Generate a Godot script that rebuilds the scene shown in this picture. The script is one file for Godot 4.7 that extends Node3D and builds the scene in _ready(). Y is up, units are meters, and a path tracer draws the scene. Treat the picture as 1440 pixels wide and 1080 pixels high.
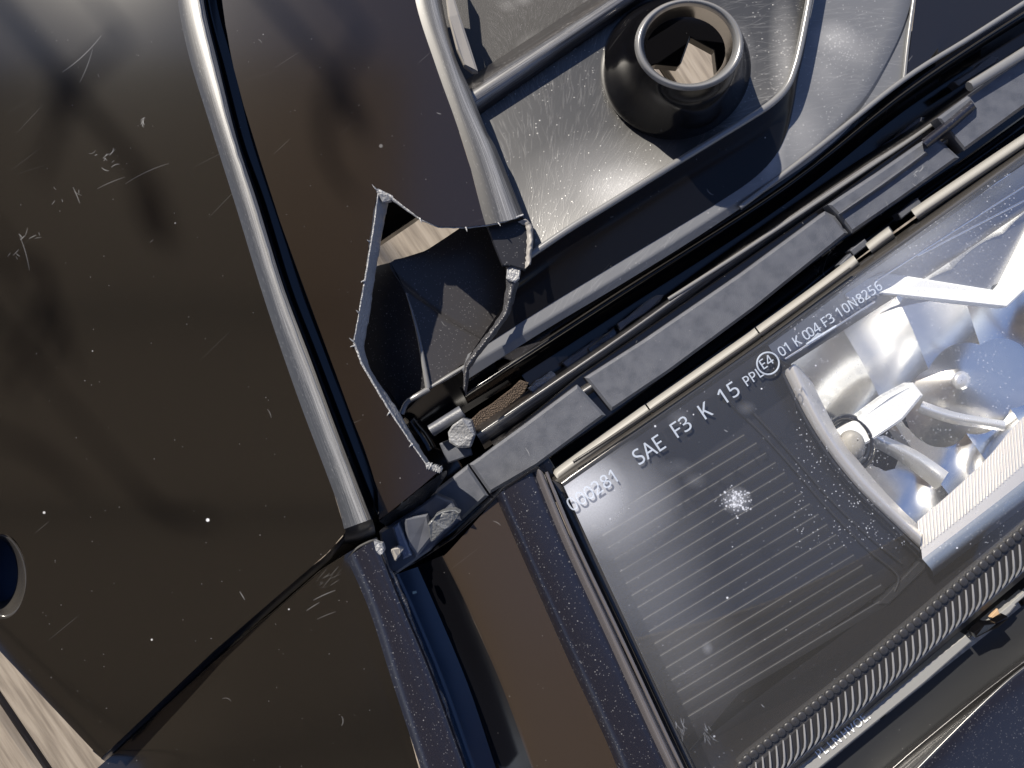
extends Node3D
# A close-up of a broken black bumper with a fog lamp, lying above a wooden deck.
# Outlines are given as (x, y) on the picture plane in 1/6 mm and a height in mm; at() turns them into metres.

const LIFT := 0.150          # height of the lowest mouldings above the deck
const EYE := 0.3905          # height of the lens above the deck
const FOC := 1083.0
const SUN := Vector3(-0.468, 0.655, -0.593)  # towards the sun
var slope := 0.0              # how far the cover leans, in mm for each 1/6 mm
var sg := 0
var rng := RandomNumberGenerator.new()
var M := {}
var tb: PackedByteArray
var tw := 0

func _ready():
	rng.seed = 11
	var cam := Camera3D.new(); cam.name = "camera"
	add_child(cam)
	cam.position = Vector3(0, EYE, 0)
	cam.rotation = Vector3(-PI / 2, 0, 0)
	cam.fov = rad_to_deg(2.0 * atan(540.0 / FOC))
	cam.near = 0.01; cam.far = 60.0
	var env := Environment.new()
	env.background_mode = Environment.BG_SKY
	var sky := Sky.new()
	var sm := ProceduralSkyMaterial.new()
	sm.sky_top_color = lin(0.085, 0.15, 0.34)
	sm.sky_horizon_color = lin(0.80, 0.86, 0.94)
	sm.sun_angle_max = 30.0; sm.sun_curve = 0.2
	sm.sky_curve = 0.12
	sm.ground_bottom_color = lin(0.16, 0.13, 0.10)
	sm.ground_horizon_color = lin(0.24, 0.21, 0.18)
	sky.sky_material = sm
	env.sky = sky
	env.tonemap_mode = Environment.TONE_MAPPER_LINEAR
	env.tonemap_exposure = 1.4
	env.sdfgi_enabled = true; env.ssao_enabled = true; env.ssil_enabled = true
	var we := WorldEnvironment.new(); we.name = "environment"; we.environment = env
	add_child(we)
	var sun := DirectionalLight3D.new(); sun.name = "sun"
	sun.light_color = Color(1.0, 0.965, 0.91)
	sun.light_energy = 1.6
	sun.light_angular_distance = 0.5
	sun.shadow_enabled = true
	add_child(sun)
	sun.look_at_from_position(SUN, Vector3.ZERO, Vector3.UP)

	make_materials()
	deck()
	inner_duct()
	mounting_frame()
	support_rail()
	slope = 0.0075
	bumper_cover()
	lower_bezel()
	slope = 0.0
	broken_clip()
	fog_lamp()
	valance()
	bare_shrub()
	added_roof()

# ---------------------------------------------------------------- basics
func lin(r: float, g: float, b: float, a := 1.0) -> Color:
	var c := Color(r, g, b).linear_to_srgb(); c.a = a
	return c

func at(p: Vector3) -> Vector3:
	var d := minf(p.y, 660.0) - 540.0 + 55.0 * (1.0 - exp(-maxf(p.y - 660.0, 0.0) / 55.0))
	var y := LIFT + (p.z + slope * d) * 0.001
	var k := (EYE - y) / FOC
	return Vector3((p.x - 720.0) * k, y, (p.y - 540.0) * k)

func R(h: float, a: Array) -> PackedVector3Array:
	var o := PackedVector3Array()
	for i in range(0, a.size(), 2):
		o.append(Vector3(a[i], a[i + 1], h))
	return o

func R3(a: Array) -> PackedVector3Array:
	var o := PackedVector3Array()
	for i in range(0, a.size(), 3):
		o.append(Vector3(a[i], a[i + 1], a[i + 2]))
	return o

func shifted(r: PackedVector3Array, dx: float, dy: float, dh: float) -> PackedVector3Array:
	var o := PackedVector3Array()
	for p in r:
		o.append(p + Vector3(dx, dy, dh))
	return o

func jag(r: PackedVector3Array, n: int, amp: float, amph := 0.0) -> PackedVector3Array:
	var d := resample(r, n, 1)
	for i in range(1, d.size() - 1):
		d[i] += Vector3(rng.randf_range(-amp, amp), rng.randf_range(-amp, amp), rng.randf_range(-amph, amph))
	return d

# mode 0 smooth by length, 1 straight by length, 2 straight by index, 3 smooth by index
func resample(r: PackedVector3Array, n: int, mode: int) -> PackedVector3Array:
	var dense := PackedVector3Array()
	var m := r.size()
	var per := 1
	if mode == 0 or mode == 3: per = 8
	if mode >= 2: per = maxi(1, int(ceil(float(n) / (m - 1))))
	for i in m - 1:
		var a := r[maxi(i - 1, 0)]; var b := r[i]; var c := r[i + 1]; var d := r[mini(i + 2, m - 1)]
		for k in per:
			var t := float(k) / per
			dense.append(b.lerp(c, t) if mode == 1 or mode == 2 else b.cubic_interpolate(c, a, d, t))
	dense.append(r[m - 1])
	if mode >= 2: return dense
	var cum := PackedFloat32Array([0.0])
	for i in dense.size() - 1:
		var e := dense[i + 1] - dense[i]
		cum.append(cum[i] + Vector3(e.x, e.y, e.z * 6.0).length())
	var o := PackedVector3Array()
	var j := 0
	for i in n + 1:
		var s := cum[cum.size() - 1] * i / n
		while j < cum.size() - 2 and cum[j + 1] < s: j += 1
		o.append(dense[j].lerp(dense[j + 1], clampf((s - cum[j]) / maxf(cum[j + 1] - cum[j], 1e-6), 0, 1)))
	return o

func begin() -> SurfaceTool:
	var st := SurfaceTool.new()
	st.begin(Mesh.PRIMITIVE_TRIANGLES)
	return st

func vert(st: SurfaceTool, w: Vector3, uv2: Vector2):
	st.set_uv(Vector2(w.x, w.z) / 0.2)
	st.set_uv2(uv2)
	st.add_vertex(w)

func tri(st: SurfaceTool, a: Vector3, b: Vector3, c: Vector3, up: Vector3):
	if (a - c).cross(a - b).dot(up) < 0:
		var t := b; b = c; c = t
	for w in [a, b, c]: vert(st, w, Vector2(w.x, w.z) / 0.2)

# a surface through several lines that run side by side
func loft(st: SurfaceTool, lines: Array, nu: int, nv: int, mode := 0, smooth_v := true, bend = null):
	var rows := []
	for l in lines: rows.append(resample(l, nu, mode))
	var cols: int = rows[0].size()
	var grid := []
	var k := rows.size()
	for i in k - 1:
		for j in nv:
			var t := float(j) / nv
			var row := PackedVector3Array()
			for c in cols:
				var b: Vector3 = rows[i][c]; var d: Vector3 = rows[i + 1][c]
				if smooth_v and k > 2 and t > 0.0:
					row.append(b.cubic_interpolate(d, rows[maxi(i - 1, 0)][c], rows[mini(i + 2, k - 1)][c], t))
				else:
					row.append(b.lerp(d, t))
			grid.append(row)
	grid.append(rows[k - 1])
	emit_grid(st, grid, bend)

func emit_grid(st: SurfaceTool, grid: Array, bend = null):
	var cols: int = grid[0].size()
	var w := []
	for row in grid:
		var o := PackedVector3Array()
		for p in row:
			o.append(at(bend.call(p) if bend != null else p))
		w.append(o)
	emit_world(st, w)

func emit_world(st: SurfaceTool, w: Array, flip_free := true):
	var cols: int = w[0].size()
	var sum := 0.0
	for i in w.size() - 1:
		for c in cols - 1:
			sum += (w[i][c] - w[i + 1][c]).cross(w[i][c] - w[i][c + 1]).y
	var flip := sum < 0.0 and flip_free
	sg += 1
	st.set_smooth_group(sg)
	var run := 0.0
	for i in w.size() - 1:
		run = 0.0
		for c in cols - 1:
			var a: Vector3 = w[i][c]; var b: Vector3 = w[i][c + 1]; var d: Vector3 = w[i + 1][c]; var e: Vector3 = w[i + 1][c + 1]
			var run2 := run + a.distance_to(b)
			var v0 := float(i) / (w.size() - 1); var v1 := float(i + 1) / (w.size() - 1)
			var ua := Vector2(run / 0.1, v0); var ub := Vector2(run2 / 0.1, v0); var ud := Vector2(run / 0.1, v1); var ue := Vector2(run2 / 0.1, v1)
			if flip:
				vert(st, a, ua); vert(st, d, ud); vert(st, b, ub); vert(st, b, ub); vert(st, d, ud); vert(st, e, ue)
			else:
				vert(st, a, ua); vert(st, b, ub); vert(st, d, ud); vert(st, b, ub); vert(st, e, ue); vert(st, d, ud)
			run = run2

func inset(p: PackedVector3Array, d: float) -> PackedVector3Array:
	var n := p.size()
	var area := 0.0
	for i in n:
		area += p[i].x * p[(i + 1) % n].y - p[(i + 1) % n].x * p[i].y
	var s := signf(area)
	var o := PackedVector3Array()
	for i in n:
		var e0 := Vector2(p[i].x - p[(i + n - 1) % n].x, p[i].y - p[(i + n - 1) % n].y).normalized()
		var e1 := Vector2(p[(i + 1) % n].x - p[i].x, p[(i + 1) % n].y - p[i].y).normalized()
		var m := (Vector2(-e0.y, e0.x) + Vector2(-e1.y, e1.x)) * s
		m = m.normalized() * minf(1.0 / maxf(m.length() * 0.5, 0.4), 2.0)
		o.append(p[i] + Vector3(m.x * d, m.y * d, 0))
	return o

# a plate cut to an outline, with a chamfer of bevel/6 mm and real thickness
func slab(st: SurfaceTool, p: PackedVector3Array, thick: float, bevel := 2.0):
	st.set_smooth_group(-1)
	var top := inset(p, bevel)
	var flat := PackedVector2Array()
	for q in top: flat.append(Vector2(q.x, q.y))
	var ids := Geometry2D.triangulate_polygon(flat)
	if ids.is_empty():
		var c := Vector3.ZERO
		for q in top: c += q / top.size()
		for i in top.size(): tri(st, at(c), at(top[i]), at(top[(i + 1) % top.size()]), Vector3.UP)
	for i in range(0, ids.size(), 3):
		tri(st, at(top[ids[i]]), at(top[ids[i + 1]]), at(top[ids[i + 2]]), Vector3.UP)
	var n := p.size()
	var mid := Vector3.ZERO
	for q in p: mid += at(q) / n
	for i in n:
		var j := (i + 1) % n
		var a := at(top[i]); var b := at(top[j])
		var drop := Vector3(0, 0, -bevel / 6.0)
		var c := at(p[i] + drop); var d := at(p[j] + drop)
		var e := c - Vector3(0, thick * 0.001, 0); var f := d - Vector3(0, thick * 0.001, 0)
		var edge := d - c
		var out := edge.cross(Vector3.UP)
		var poly_s := 0.0
		for k in n: poly_s += p[k].x * p[(k + 1) % n].y - p[(k + 1) % n].x * p[k].y
		if poly_s < 0.0: out = -out
		out = -out
		tri(st, a, b, c, out + Vector3.UP * 0.001); tri(st, b, d, c, out + Vector3.UP * 0.001)
		tri(st, c, d, e, out); tri(st, d, f, e, out)

func tube(st: SurfaceTool, line: PackedVector3Array, radii: Array, sides := 8, n := 0, mode := 0, closed := false):
	var pts := resample(line, n, mode) if n > 0 else line
	var w := PackedVector3Array()
	for p in pts: w.append(at(p))
	tube_world(st, w, radii, sides, closed)

func tube_world(st: SurfaceTool, w: PackedVector3Array, radii: Array, sides: int, closed := false):
	var n := w.size()
	var side := Vector3.ZERO
	var rings := []
	for i in n:
		var t := (w[mini(i + 1, n - 1)] - w[maxi(i - 1, 0)]).normalized()
		if closed and (i == 0 or i == n - 1): t = (w[1] - w[n - 2]).normalized()
		if side == Vector3.ZERO:
			side = t.cross(Vector3.UP)
			if side.length() < 0.01: side = t.cross(Vector3.RIGHT)
		side = (side - t * side.dot(t)).normalized()
		var up := side.cross(t)
		var f := float(i) / maxi(n - 1, 1) * (radii.size() - 1)
		var k := mini(int(f), radii.size() - 1)
		var r: float = lerpf(radii[k], radii[mini(k + 1, radii.size() - 1)], f - k) * 0.001
		var ring := PackedVector3Array()
		for s in sides + 1:
			var a := TAU * s / sides
			ring.append(w[i] + (side * cos(a) + up * sin(a)) * r)
		rings.append(ring)
	emit_world(st, rings, false)
	if not closed:
		st.set_smooth_group(-1)
		for e in [[0, 1], [n - 1, n - 2]]:
			var ring: PackedVector3Array = rings[e[0]]
			for s in sides: tri(st, w[e[0]], ring[s], ring[s + 1], w[e[0]] - w[e[1]])

func oval(cx: float, cy: float, rx: float, ry: float, h: float, turn := 0.0, n := 48, a0 := 0.0, a1 := TAU) -> PackedVector3Array:
	var o := PackedVector3Array()
	for i in n + 1:
		var a := a0 + (a1 - a0) * i / n
		var q := Vector2(cos(a) * rx, sin(a) * ry).rotated(turn)
		o.append(Vector3(cx + q.x, cy + q.y, h))
	return o

# the outline seen from (cx, cy), one point for every direction of the oval's points
func cast_out(inner: PackedVector3Array, cx: float, cy: float, outline: Array, h: float) -> PackedVector3Array:
	var o := PackedVector3Array()
	for p in inner:
		var d := Vector2(p.x - cx, p.y - cy).normalized()
		var best := 1e9
		for i in range(0, outline.size(), 2):
			var j := (i + 2) % outline.size()
			var hit = Geometry2D.segment_intersects_segment(Vector2(cx, cy), Vector2(cx, cy) + d * 5000.0, Vector2(outline[i], outline[i + 1]), Vector2(outline[j], outline[j + 1]))
			if hit != null: best = minf(best, (hit - Vector2(cx, cy)).length())
		o.append(Vector3(cx + d.x * best, cy + d.y * best, h))
	return o

func spoke_oval(cx: float, cy: float, rx: float, ry: float, h: float, outline: Array, n: int) -> PackedVector3Array:
	var angles := []
	for i in n: angles.append(-PI + TAU * i / n)
	for i in range(0, outline.size(), 2): angles.append(atan2(outline[i + 1] - cy, outline[i] - cx))
	angles.sort()
	angles.append(angles[0] + TAU)
	var o := PackedVector3Array()
	for a in angles:
		var r := 1.0 / sqrt(pow(cos(a) / rx, 2) + pow(sin(a) / ry, 2))
		o.append(Vector3(cx + cos(a) * r, cy + sin(a) * r, h))
	return o

func done(parent: Node3D, called: String, st: SurfaceTool, m: Material) -> MeshInstance3D:
	st.generate_normals()
	var o := MeshInstance3D.new()
	o.name = called
	o.mesh = st.commit()
	o.material_override = m
	add_named(parent, o, called)
	return o

var counts := {}
func add_named(parent: Node, o: Node, called: String):
	var key := "%d/%s" % [parent.get_instance_id(), called]
	var n: int = counts.get(key, 0)
	counts[key] = n + 1
	o.name = called if n == 0 else "%s_%03d" % [called, n]
	parent.add_child(o, true)

func thing(called: String, label: String, category: String, group := "") -> Node3D:
	var o := Node3D.new()
	add_named(self, o, called)
	if label: o.set_meta("label", label)
	if category: o.set_meta("category", category)
	if group: o.set_meta("group", group)
	return o

# ---------------------------------------------------------------- textures and materials
func tex_begin(w: int):
	tw = w
	tb = PackedByteArray(); tb.resize(w * w * 4); tb.fill(255)
	for i in w * w: tb[i * 4 + 3] = 0

func dot_px(x: int, y: int, a: float, c := 255):
	x = posmod(x, tw); y = posmod(y, tw)
	var i := (y * tw + x) * 4
	var old := tb[i + 3] / 255.0
	var now := clampf(old + a * (1.0 - old), 0.0, 1.0)
	tb[i] = c; tb[i + 1] = c; tb[i + 2] = c
	tb[i + 3] = int(now * 255.0)

func splat(x: float, y: float, r: float, a: float, c := 255):
	var k := int(ceil(r)) + 1
	for dy in range(-k, k + 1):
		for dx in range(-k, k + 1):
			var ix := int(floor(x)) + dx; var iy := int(floor(y)) + dy
			var d := Vector2(ix + 0.5 - x, iy + 0.5 - y).length()
			var f := clampf(r + 0.5 - d, 0.0, 1.0)
			if f > 0.0: dot_px(ix, iy, a * f, c)

func haze(x: float, y: float, rx: float, ry: float, a: float, c := 255):
	for dy in range(-int(ry), int(ry) + 1):
		for dx in range(-int(rx), int(rx) + 1):
			var d := Vector2(dx / rx, dy / ry).length()
			if d < 1.0: dot_px(int(x) + dx, int(y) + dy, a * (1.0 - d) * rng.randf_range(0.75, 1.0), c)

func stroke(x: float, y: float, ang: float, length: float, a: float, curl := 0.0, wid := 0.5, c := 255):
	var n := int(length)
	for i in n:
		var f := sin(PI * (i + 0.5) / n)
		splat(x, y, wid, a * (0.35 + 0.65 * f), c)
		x += cos(ang); y += sin(ang); ang += curl

func tex_end() -> ImageTexture:
	return ImageTexture.create_from_image(Image.create_from_data(tw, tw, false, Image.FORMAT_RGBA8, tb))

func stroke_normals(strength: float) -> ImageTexture:
	var im := Image.create_from_data(tw, tw, false, Image.FORMAT_RGBA8, tb)
	var g := PackedByteArray(); g.resize(tw * tw * 3)
	for i in tw * tw:
		var v := tb[i * 4 + 3]
		g[i * 3] = v; g[i * 3 + 1] = v; g[i * 3 + 2] = v
	im = Image.create_from_data(tw, tw, false, Image.FORMAT_RGB8, g)
	im.bump_map_to_normal_map(strength)
	return ImageTexture.create_from_image(im)

func noise_tex(freq: float, octaves: int, size := 512, normal := false, strength := 4.0, kind := FastNoiseLite.TYPE_SIMPLEX, ramp: Array = []) -> NoiseTexture2D:
	var n := FastNoiseLite.new()
	n.noise_type = kind; n.frequency = freq; n.fractal_octaves = octaves; n.seed = rng.randi_range(1, 999)
	var t := NoiseTexture2D.new()
	t.width = size; t.height = size; t.noise = n; t.seamless = true
	if normal:
		t.as_normal_map = true; t.bump_strength = strength
	if ramp:
		var g := Gradient.new()
		var off := PackedFloat32Array(); var cols := PackedColorArray()
		for r in ramp:
			off.append(r[0]); cols.append(r[1])
		g.offsets = off; g.colors = cols
		t.color_ramp = g
	return t

func mat(called: String, c: Color, rough: float, spec := 0.5, metal := 0.0) -> StandardMaterial3D:
	var m := StandardMaterial3D.new()
	m.resource_name = called
	m.albedo_color = c; m.roughness = rough; m.metallic_specular = spec; m.metallic = metal
	M[called] = m
	return m

func over(m: StandardMaterial3D, t: Texture2D, uv2 := false):
	m.detail_enabled = true
	m.detail_albedo = t
	m.detail_blend_mode = BaseMaterial3D.BLEND_MODE_MIX
	m.detail_uv_layer = BaseMaterial3D.DETAIL_UV_2 if uv2 else BaseMaterial3D.DETAIL_UV_1

func panel_xy(px: float, py: float) -> Vector2:
	return Vector2((px - 720.0) / 1200.0 * tw, (py - 540.0) / 1200.0 * tw)

func make_materials():
	# dust, hairs and knocks of the glossy panels (1200 units a tile, laid flat over the parts)
	tex_begin(1400)
	for i in 500: splat(rng.randf() * tw, rng.randf() * tw, rng.randf_range(0.15, 0.45), rng.randf_range(0.05, 0.35))
	for i in 16: splat(rng.randf() * tw, rng.randf() * tw, rng.randf_range(0.5, 1.1), rng.randf_range(0.2, 0.6))
	for i in 32: stroke(rng.randf() * tw, rng.randf() * tw, rng.randf() * TAU, rng.randf_range(4, 18), rng.randf_range(0.08, 0.4), rng.randf_range(-0.12, 0.12), 0.35)
	for i in 30: stroke(rng.randf() * tw, rng.randf() * tw, rng.randf_range(-0.9, -0.3), rng.randf_range(30, 90), rng.randf_range(0.02, 0.05), 0.0, 0.4)
	for s in [[190, 160, 200, 163], [135, 225, 160, 210], [120, 240, 150, 200], [60, 285, 105, 255], [15, 335, 60, 315], [0, 360, 22, 335]]:
		for i in 5:
			var q := panel_xy(lerpf(s[0], s[2], rng.randf()), lerpf(s[1], s[3], rng.randf()))
			stroke(q.x, q.y, rng.randf_range(0.6, 2.2) if rng.randf() < 0.6 else rng.randf_range(-0.9, -0.3), rng.randf_range(5, 16), rng.randf_range(0.12, 0.4), rng.randf_range(-0.08, 0.08), 0.35)
	for s in [[20, 330, 1.15, 60, 0.2], [170, 255, -0.6, 80, 0.12], [95, 260, 1.1, 30, 0.2], [130, 262, -0.5, 50, 0.12], [440, 845, -0.5, 40, 0.2], [430, 860, -0.62, 26, 0.16], [445, 872, -0.45, 34, 0.1], [340, 830, 1.0, 16, 0.25], [1330, 40, 2.2, 90, 0.25], [1318, 60, 1.8, 60, 0.2]]:
		var q := panel_xy(s[0], s[1])
		stroke(q.x, q.y, s[2], s[3], s[4], 0.004, 0.45)
	for s in [[295, 730, 2.6, 0.95], [217, 897, 1.4, 0.6], [405, 858, 1.2, 0.5], [1265, 720, 2, .5], [500, 795, 1.6, .6], [635, 320, 1.5, .5], [530, 195, 3, .12]]:
		var q := panel_xy(s[0], s[1])
		splat(q.x, q.y, s[2], s[3])
	var q0 := panel_xy(455, 815)
	for i in 14: stroke(q0.x + rng.randf_range(-14, 18), q0.y + rng.randf_range(-6, 16), rng.randf_range(-0.9, -0.2), rng.randf_range(4, 30), rng.randf_range(0.04, 0.16), 0.0, 0.4, 190)
	var t_panel := tex_end()

	# brushed wear fanning over the plate, plus its highlight painted as haze
	tex_begin(1400)
	for i in 4200:
		var p := Vector2(rng.randf_range(600, 1300), rng.randf_range(-60, 420))
		var a := 1.25 + 0.9 * sin((p.x - 700) * 0.006) + (p.y - 200) * 0.0012
		if p.x > 1010: a = rng.randf_range(-0.35, 0.1)
		var q := panel_xy(p.x, p.y)
		stroke(q.x, q.y, a + rng.randfn(0.0, 0.12), rng.randf_range(10, 46), rng.randf_range(0.02, 0.12), rng.randfn(0.0, 0.006), 0.3)
	for i in 1000:
		var p := Vector2(rng.randf_range(640, 1300), rng.randf_range(-60, 400))
		var q := panel_xy(p.x, p.y)
		splat(q.x, q.y, rng.randf_range(0.2, 0.9), rng.randf_range(0.1, 0.5))
	for s in [[898, 252, 80, 50, 0.3], [870, 240, 150, 90, 0.2], [775, 295, 40, 50, 0.08], [1060, 40, 30, 60, 0.14], [1055, 95, 20, 40, 0.14], [1240, 30, 40, 36, 0.15], [1195, 60, 40, 60, 0.12], [1130, 60, 26, 130, 0.22], [1115, 190, 24, 60, 0.25], [1210, 10, 40, 30, 0.3], [700, 50, 60, 40, 0.10], [770, 30, 50, 30, 0.12], [1160, 150, 40, 60, 0.15]]:
		var q := panel_xy(s[0], s[1])
		haze(q.x, q.y, s[2] * 1.17, s[3] * 1.17, s[4], 225)
	for s in [[765, 300, 18, 22, 90], [790, 335, 22, 8, 70], [1058, 40, 16, 30, 120], [1056, 95, 12, 22, 80], [1110, 95, 6, 12, 40], [1245, 25, 26, 22, 200], [1200, 60, 30, 40, 120], [1130, 60, 12, 70, 90], [1180, 150, 40, 40, 80], [700, 50, 50, 30, 200], [770, 30, 50, 24, 200], [900, 255, 50, 20, 120]]:
		for i in s[4]:
			var q := panel_xy(s[0] + rng.randfn(0, s[2]), s[1] + rng.randfn(0, s[3]))
			splat(q.x, q.y, rng.randf_range(0.2, 1.2), rng.randf_range(0.03, 0.2))
	var t_wear_glare := tex_end()
	var n_wear := stroke_normals(3.0)

	# wear along an edge, its highlight painted mid-band (u along, v across)
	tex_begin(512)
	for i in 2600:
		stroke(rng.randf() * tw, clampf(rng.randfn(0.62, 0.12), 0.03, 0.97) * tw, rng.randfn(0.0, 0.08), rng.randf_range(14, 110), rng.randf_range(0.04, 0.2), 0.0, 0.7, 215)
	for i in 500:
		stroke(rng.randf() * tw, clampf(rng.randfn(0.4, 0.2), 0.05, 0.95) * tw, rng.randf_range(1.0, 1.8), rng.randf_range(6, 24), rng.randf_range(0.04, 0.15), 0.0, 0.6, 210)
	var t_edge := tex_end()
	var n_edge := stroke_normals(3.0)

	# metal flake
	tex_begin(1400)
	for i in 26000: dot_px(rng.randi() % tw, rng.randi() % tw, rng.randf_range(0.03, 0.25), 235)
	for i in 6500: splat(rng.randf() * tw, rng.randf() * tw, rng.randf_range(0.3, 0.6), rng.randf_range(0.08, 0.75) * rng.randf(), 245)
	for i in 60: stroke(rng.randf() * tw, rng.randf() * tw, rng.randf() * TAU, rng.randf_range(4, 18), 0.25, 0.02, 0.35)
	var t_flake := tex_end()

	# road dust on the lamp glass, and the glare painted at its corner
	tex_begin(1400)
	for i in 1700: splat(rng.randf() * tw, rng.randf() * tw, rng.randf_range(0.2, 0.7), rng.randf_range(0.1, 0.6))
	for i in 90: splat(rng.randf() * tw, rng.randf() * tw, rng.randf_range(0.8, 1.9), rng.randf_range(0.5, 0.95))
	for i in 40: stroke(rng.randf() * tw, rng.randf() * tw, rng.randf() * TAU, rng.randf_range(5, 22), 0.4, 0.06, 0.4)
	for i in 2200:
		var p := Vector2(rng.randf_range(1130, 1450), rng.randf_range(200, 780))
		var q := panel_xy(p.x, p.y)
		splat(q.x, q.y, rng.randf_range(0.25, 0.8), rng.randf_range(0.25, 0.9))
	for s in [[808, 700, 85, 75, 0.7], [850, 705, 120, 95, 0.36], [870, 780, 150, 130, 0.15], [930, 880, 120, 120, 0.08], [985, 960, 110, 110, 0.07], [1300, 350, 170, 110, 0.22], [1300, 480, 170, 120, 0.16]]:
		var q := panel_xy(s[0], s[1])
		haze(q.x, q.y, s[2] * 1.17, s[3] * 1.17, s[4], 225)
	for i in 170:
		var q := panel_xy(1045 + rng.randfn(0, 10), 708 + rng.randfn(0, 9))
		splat(q.x, q.y, rng.randf_range(0.3, 1.7), rng.randf_range(0.2, 0.8))
	for s in [[1045, 708, 24, 22, 0.3], [965, 590, 22, 16, 0.07], [1005, 925, 9, 11, 0.15], [960, 660, 26, 16, 0.06], [985, 680, 20, 14, 0.07], [1060, 575, 16, 12, 0.08]]:
		var q := panel_xy(s[0], s[1])
		haze(q.x, q.y, s[2] * 1.17, s[3] * 1.17, s[4], 235)
	for s in [[965, 1040], [1005, 1050]]:
		for i in 10:
			var q := panel_xy(s[0] + rng.randf_range(-6, 6), s[1] + rng.randf_range(-12, 14))
			stroke(q.x, q.y, rng.randf_range(0.9, 1.3), rng.randf_range(8, 26), 0.16, rng.randf_range(-0.06, 0.06), 0.5)
	var t_glass := tex_end()

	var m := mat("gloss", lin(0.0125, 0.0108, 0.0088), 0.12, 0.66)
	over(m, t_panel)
	m = mat("gloss_in", lin(0.016, 0.0112, 0.0078), 0.14, 0.64)
	over(m, t_panel)
	m = mat("deep", lin(0.004, 0.004, 0.005), 0.13)
	over(m, t_panel)
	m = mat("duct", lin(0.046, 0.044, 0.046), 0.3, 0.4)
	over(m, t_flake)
	m = mat("worn", lin(0.014, 0.014, 0.014), 0.37, 0.7)
	over(m, t_wear_glare)
	m.normal_enabled = true; m.normal_texture = n_wear; m.normal_scale = 0.35
	m.uv1_scale = Vector3(1, 1, 1)
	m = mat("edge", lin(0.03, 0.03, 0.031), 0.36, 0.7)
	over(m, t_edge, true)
	m = mat("strip", lin(0.10, 0.107, 0.125), 0.45, 0.6)
	m.heightmap_enabled = true; m.heightmap_texture = noise_tex(0.25, 2, 1024); m.heightmap_scale = 0.006
	m.albedo_texture = noise_tex(0.012, 5, 1024, false, 0.0, FastNoiseLite.TYPE_SIMPLEX, [[0.0, Color(0.80, 0.81, 0.83)], [0.5, Color(0.93, 0.93, 0.94)], [1.0, Color(1, 1, 1)]])
	m.uv1_triplanar = true; m.uv1_scale = Vector3(14, 14, 14)
	over(m, t_panel, true)
	m = mat("matt", lin(0.042, 0.040, 0.038), 0.6)
	over(m, t_wear_glare)
	m.heightmap_enabled = true; m.heightmap_texture = noise_tex(0.2, 3, 1024); m.heightmap_scale = 0.006
	m.uv1_triplanar = true; m.uv1_scale = Vector3(14, 14, 14)
	m = mat("flake", lin(0.012, 0.0125, 0.020), 0.28, 0.6)
	over(m, t_flake)
	m = mat("torn", lin(0.26, 0.265, 0.275), 0.35, 0.6)
	m.heightmap_enabled = true; m.heightmap_texture = noise_tex(0.06, 4, 512); m.heightmap_scale = 0.03
	m.uv1_triplanar = true; m.uv1_scale = Vector3(30, 30, 30)
	m = mat("torn_dark", lin(0.05, 0.05, 0.055), 0.3, 0.6)
	m.heightmap_enabled = true; m.heightmap_texture = noise_tex(0.06, 4, 512); m.heightmap_scale = 0.03
	m.uv1_triplanar = true; m.uv1_scale = Vector3(40, 40, 40)
	m = mat("edge_gloss", lin(0.016, 0.015, 0.016), 0.28, 0.7)
	over(m, t_edge, true)
	m = mat("channel", lin(0.012, 0.013, 0.016), 0.2, 0.6)
	over(m, t_panel)
	m = mat("matt_flake", lin(0.010, 0.010, 0.013), 0.35)
	over(m, t_flake)
	m = mat("flake_pale", lin(0.10, 0.13, 0.19), 0.3, 0.6)
	over(m, t_flake)
	m = mat("torn_black", lin(0.012, 0.012, 0.013), 0.3, 0.6)
	m.heightmap_enabled = true; m.heightmap_texture = noise_tex(0.06, 4, 512); m.heightmap_scale = 0.03
	m.uv1_triplanar = true; m.uv1_scale = Vector3(30, 30, 30)
	m = mat("torn_grey", lin(0.12, 0.125, 0.13), 0.4, 0.6)
	m.heightmap_enabled = true; m.heightmap_texture = noise_tex(0.06, 4, 512); m.heightmap_scale = 0.03
	m.uv1_triplanar = true; m.uv1_scale = Vector3(30, 30, 30)
	m = mat("soilcrust", lin(0.11, 0.08, 0.06), 0.8, 0.5)
	m.heightmap_enabled = true; m.heightmap_texture = noise_tex(0.12, 4, 512); m.heightmap_scale = 0.2
	m.uv1_triplanar = true; m.uv1_scale = Vector3(30, 30, 30)
	mat("louver", lin(0.015, 0.016, 0.02), 0.42, 0.45)
	mat("bead", lin(0.17, 0.17, 0.17), 0.25, 0.7)  # pale colour paints the highlight along thin edges
	mat("navy", lin(0.018, 0.036, 0.066), 0.25, 0.6)  # carries the sky reflection of the channel in its colour
	mat("soft_metal", lin(0.75, 0.73, 0.70), 0.5, 0.5, 0.75)
	m = mat("dusty", lin(0.018, 0.019, 0.021), 0.5)
	over(m, t_panel)
	m = mat("deep_wall", lin(0.006, 0.006, 0.007), 0.22, 0.36)
	over(m, t_panel)
	m = mat("worn_pale", lin(0.125, 0.13, 0.14), 0.45, 0.65)
	over(m, t_wear_glare)
	m.normal_enabled = true; m.normal_texture = n_wear; m.normal_scale = 0.4
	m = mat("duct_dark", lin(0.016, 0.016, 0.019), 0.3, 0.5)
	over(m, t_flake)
	mat("cap", lin(0.80, 0.79, 0.77), 0.16, 0.5, 1.0)
	mat("bowl", lin(0.88, 0.88, 0.87), 0.2, 0.5, 1.0)
	mat("cone", lin(0.82, 0.81, 0.79), 0.3, 0.5, 1.0)
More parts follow.
